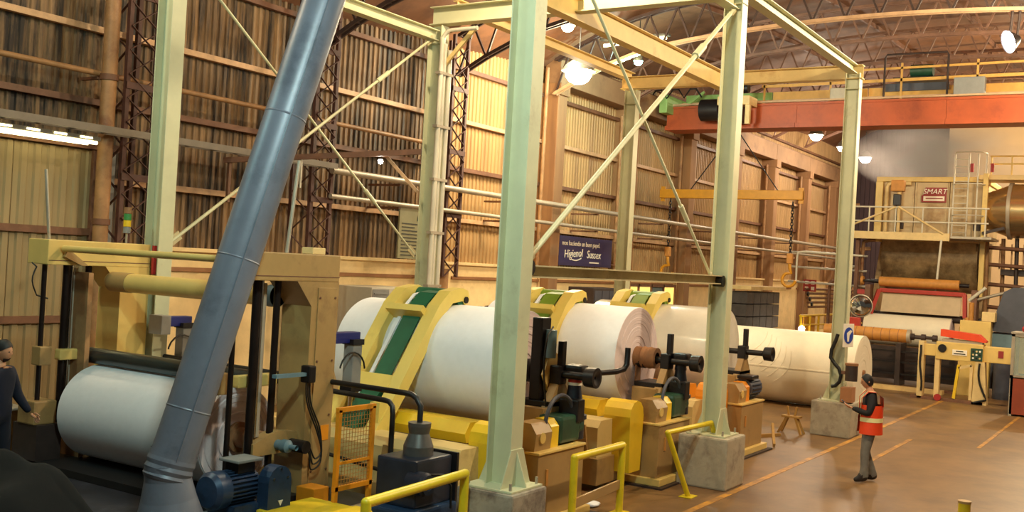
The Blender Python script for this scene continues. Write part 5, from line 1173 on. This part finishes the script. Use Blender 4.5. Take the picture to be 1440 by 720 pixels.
def figure(name, label, loc, az, P, head_turn, head_pitch, mats, hc, hs=.235, sc=1.):
    """P: dict of joints in local frame facing +x."""
    M = Matrix.Translation(loc) @ Matrix.Rotation(az, 4, 'Z') @ Matrix.Scale(sc, 4)
    t = T(name, label, 'person', loc)
    names = ['pelvis', 'waist', 'chest', 'neckb', 'neck', 'headj', 'shL', 'elL', 'wrL', 'shR', 'elR', 'wrR', 'hipL', 'knL', 'anL', 'toL', 'hipR', 'knR', 'anR', 'toR', 'heL', 'heR']
    rad = [.132, (.145, .13), (.165, .135), .09, .055, .05, .086, .064, .040, .086, .064, .040, .108, .080, .062, .038, .108, .080, .062, .038, .042, .042]
    ed = [(0, 1), (1, 2), (2, 3), (3, 4), (4, 5), (2, 6), (6, 7), (7, 8), (2, 9), (9, 10), (10, 11), (0, 12), (12, 13), (13, 14), (14, 15), (0, 16), (16, 17), (17, 18), (18, 19), (14, 20), (18, 21)]
    me = skin_mesh([P[n] for n in names], ed, rad)
    mb = MB()
    seg = [(P[names[a]], P[names[b]], names[b]) for a, b in ed]
    kind = {}
    for n in names: kind[n] = 1 if n in ('waist', 'chest', 'neckb', 'shL', 'elL', 'wrL', 'shR', 'elR', 'wrR') else (0 if n in ('neck', 'headj') else (3 if n in ('toL', 'toR', 'heL', 'heR') else 2))
    vs = [v.co.copy() for v in me.vertices]; o = len(mb.v); mb.v += [tuple(v) for v in vs]
    for p in me.polygons:
        c = p.center; best = None
        for a, b, nb in seg:
            a = Vector(a); b = Vector(b); ab = b-a; tt = max(0, min(1, (c-a).dot(ab)/ab.length_squared)); dd = (c-(a+ab*tt)).length
            if best is None or dd < best[0]: best = (dd, nb)
        k = kind[best[1]]
        if best[1] in ('hipL', 'hipR') and c.z > P['pelvis'][2]+.0: k = 1
        if c.z < .075: k = 3
        mb.f.append([i+o for i in p.vertices]); mb.sm.append(True); mb.mi.append(k)
    for s in ('L', 'R'):
        w_ = Vector(P['wr'+s]); e_ = Vector(P['el'+s])
        hand(mb, w_+(w_-e_).normalized()*.01, P.get('hd'+s, w_-e_), P.get('hn'+s, (0, -1 if s == 'L' else 1, -.3)), 1.0, 0, .7, 1 if s == 'L' else -1)
        # shoes: soles flat on the ground
        a = Vector(P['he'+s]); b = Vector(P['to'+s])
    Rh = Matrix.Rotation(head_turn, 3, 'Z') @ Matrix.Rotation(head_pitch, 3, 'Y')
    head_verts(mb, hc, hs, 0, Rh)
    xf(mb, M); part('body', mb, mats, t)
    e = MB()
    for s in (-1, 1): e.sphere(Vector(hc)+Rh @ (Vector((.345, .12*s, .02))*hs), .035*hs, 8, 6)
    xf(e, M); part('eyes', e, 'eye_dark', t)
    return t, M, Rh
# man in the orange vest
P = dict(pelvis=(0, 0, .95), waist=(.0, 0, 1.1), chest=(.0, 0, 1.30), neckb=(.02, 0, 1.46), neck=(.035, 0, 1.52), headj=(.05, 0, 1.58),
         shL=(.0, .17, 1.39), elL=(.06, .24, 1.13), wrL=(.29, .13, 1.20), shR=(.0, -.17, 1.39), elR=(.03, -.26, 1.12), wrR=(.27, -.12, 1.17),
         hipL=(.0, .09, .88), knL=(.07, .1, .49), anL=(.06, .11, .085), toL=(.23, .12, .04), heL=(.02, .11, .045),
         hipR=(.0, -.09, .88), knR=(.03, -.12, .48), anR=(-.13, -.14, .085), toR=(.03, -.2, .04), heR=(-.17, -.13, .045),
         hdL=(.8, -.45, .25), hdR=(.8, .4, .3), hnL=(.2, -.3, 1), hnR=(.2, .3, 1))
azv = math.radians(112)
t, M, Rh = figure('person', 'man in orange reflective vest and grey jeans standing on the walkway', (18.15, 4.2, 0), azv, P, .1, .18, ['skin', 'jacket_black', 'jeans_grey', 'shoe_dark'], (.075, 0, 1.64), sc=1.03)
def ell(z, rx, ry, a0, a1, n, cx=0.): return [Vector((cx+rx*math.cos(a0+(a1-a0)*i/n), ry*math.sin(a0+(a1-a0)*i/n), z)) for i in range(n+1)]
a0, a1 = .5, 2*PI-.5
v = MB(); loft(v, [ell(z, rx, ry, a0, a1, 28) for z, rx, ry in ((.80, .205, .24), (.95, .198, .23), (1.1, .192, .222), (1.22, .19, .222), (1.27, .188, .215))], False)
loft(v, [[Vector((.16, s*.09, 1.27)), Vector((.15, s*.15, 1.27))] if q == 0 else p for q, p in enumerate([0])] and [[Vector((x, s*y0_, z)), Vector((x, s*y1_, z))] for x, y0_, y1_, z in ((.168, .07, .17, 1.25), (.15, .07, .17, 1.38), (.06, .08, .18, 1.465), (-.06, .08, .18, 1.465), (-.14, .06, .17, 1.38), (-.17, .05, .18, 1.25))], False) if False else None
for s in (-1, 1):
    loft(v, [[Vector((x, s*y0_, z)), Vector((x, s*y1_, z))] for x, y0_, y1_, z in ((.165, .075, .165, 1.25), (.165, .075, .18, 1.38), (.07, .075, .19, 1.485), (-.05, .07, .19, 1.485), (-.165, .0, .18, 1.40), (-.172, .0, .19, 1.25))], False)
xf(v, M); ve = part('safety_vest', v, 'vest_orange', t)
b = MB(); loft(b, [ell(z, rx, ry, a0, a1, 28) for z, rx, ry in ((1.0, .202, .233), (1.07, .199, .229))], False)
for s in (-1, 1):
    loft(b, [[Vector((x, s*y0_, z)), Vector((x, s*y1_, z))] for x, y0_, y1_, z in ((.175, .10, .145, 1.08), (.172, .10, .145, 1.38), (.075, .105, .15, 1.492), (-.05, .105, .15, 1.492), (-.17, .10, .145, 1.40), (-.18, .10, .145, 1.08))], False)
xf(b, M); part('reflective_band', b, 'reflective', ve)
def hair(hc, hs, Rh, M, m, parent, low=-.05, nm='hair', cap=False):
    h = MB(); vs = []; fs = []; n, k = 24, 10
    for i in range(k+1):
        for j in range(n):
            ph = 2*PI*j/n; front = max(0, math.cos(ph))
            thm = PI*(.70-.40*front) if not cap else PI*(.50-.15*front)
            th = thm*i/k; x = math.sin(th)*math.cos(ph); y = math.sin(th)*math.sin(ph); z = math.cos(th)
            vs.append(Vector(hc)+Rh @ (Vector((x*.425, y*.345, z*.54+.0))*hs))
    for i in range(k):
        for j in range(n): fs.append((i*n+j, (i+1)*n+j, (i+1)*n+(j+1) % n, i*n+(j+1) % n))
    h.add(vs, fs, True); xf(h, M); part(nm, h, m, parent)
hair((.075, 0, 1.64), .235, Rh, M, 'hair_black', t)
ph_ = MB().box(-.01, .01, -.04, .04, -.08, .08, .004); Mp = M @ Matrix.Translation((.40, .02, 1.26)) @ Matrix.Rotation(.9, 4, 'Y')
xf(ph_, Mp); single('notepad', ph_, 'slate_box', 'small dark device held by the man in the orange vest', 'device')
# man at the left edge
P2 = dict(pelvis=(0, 0, .93), waist=(.0, 0, 1.08), chest=(.0, 0, 1.29), neckb=(.01, 0, 1.45), neck=(.02, 0, 1.51), headj=(.03, 0, 1.57),
          shL=(.0, .18, 1.38), elL=(.03, .27, 1.12), wrL=(.17, .33, .92), shR=(.0, -.18, 1.38), elR=(-.03, -.25, 1.1), wrR=(.03, -.26, .86),
          hipL=(.0, .09, .87), knL=(.04, .1, .48), anL=(-.02, .11, .085), toL=(.15, .13, .04), heL=(-.06, .11, .045),
          hipR=(.0, -.09, .87), knR=(.03, -.1, .48), anR=(-.03, -.11, .085), toR=(.14, -.13, .04), heR=(-.07, -.11, .045),
          hdL=(.6, .35, -.6), hnL=(.3, -.8, -.3), hnR=(0, 1, 0))
t, M, Rh = figure('person', 'bearded man in dark navy jacket and black cap at the left edge', (6.82, 11.0, .41), math.radians(-75), P2, .25, .08, ['skin', 'jacket_navy', 'trousers_navy', 'shoe_dark'], (.06, 0, 1.63))
hair((.06, 0, 1.635), .245, Rh, M, 'hair_black', t, nm='cap', cap=True)
bd = MB(); vs = []; fs = []; n, k = 16, 6
for i in range(k+1):
    for j in range(n+1):
        ph = -1.2+2.4*j/n; th = PI*(.70+.27*i/k); x = math.sin(th)*math.cos(ph); y = math.sin(th)*math.sin(ph); z = math.cos(th)
        vs.append(Vector((.06, 0, 1.63))+Rh @ (Vector((x*.455+.012, y*.285, z*.52))*.235))
for i in range(k):
    for j in range(n): fs.append((i*(n+1)+j, (i+1)*(n+1)+j, (i+1)*(n+1)+j+1, i*(n+1)+j+1))
bd.add(vs, fs, True); xf(bd, M); part('beard', bd, 'beard', t)
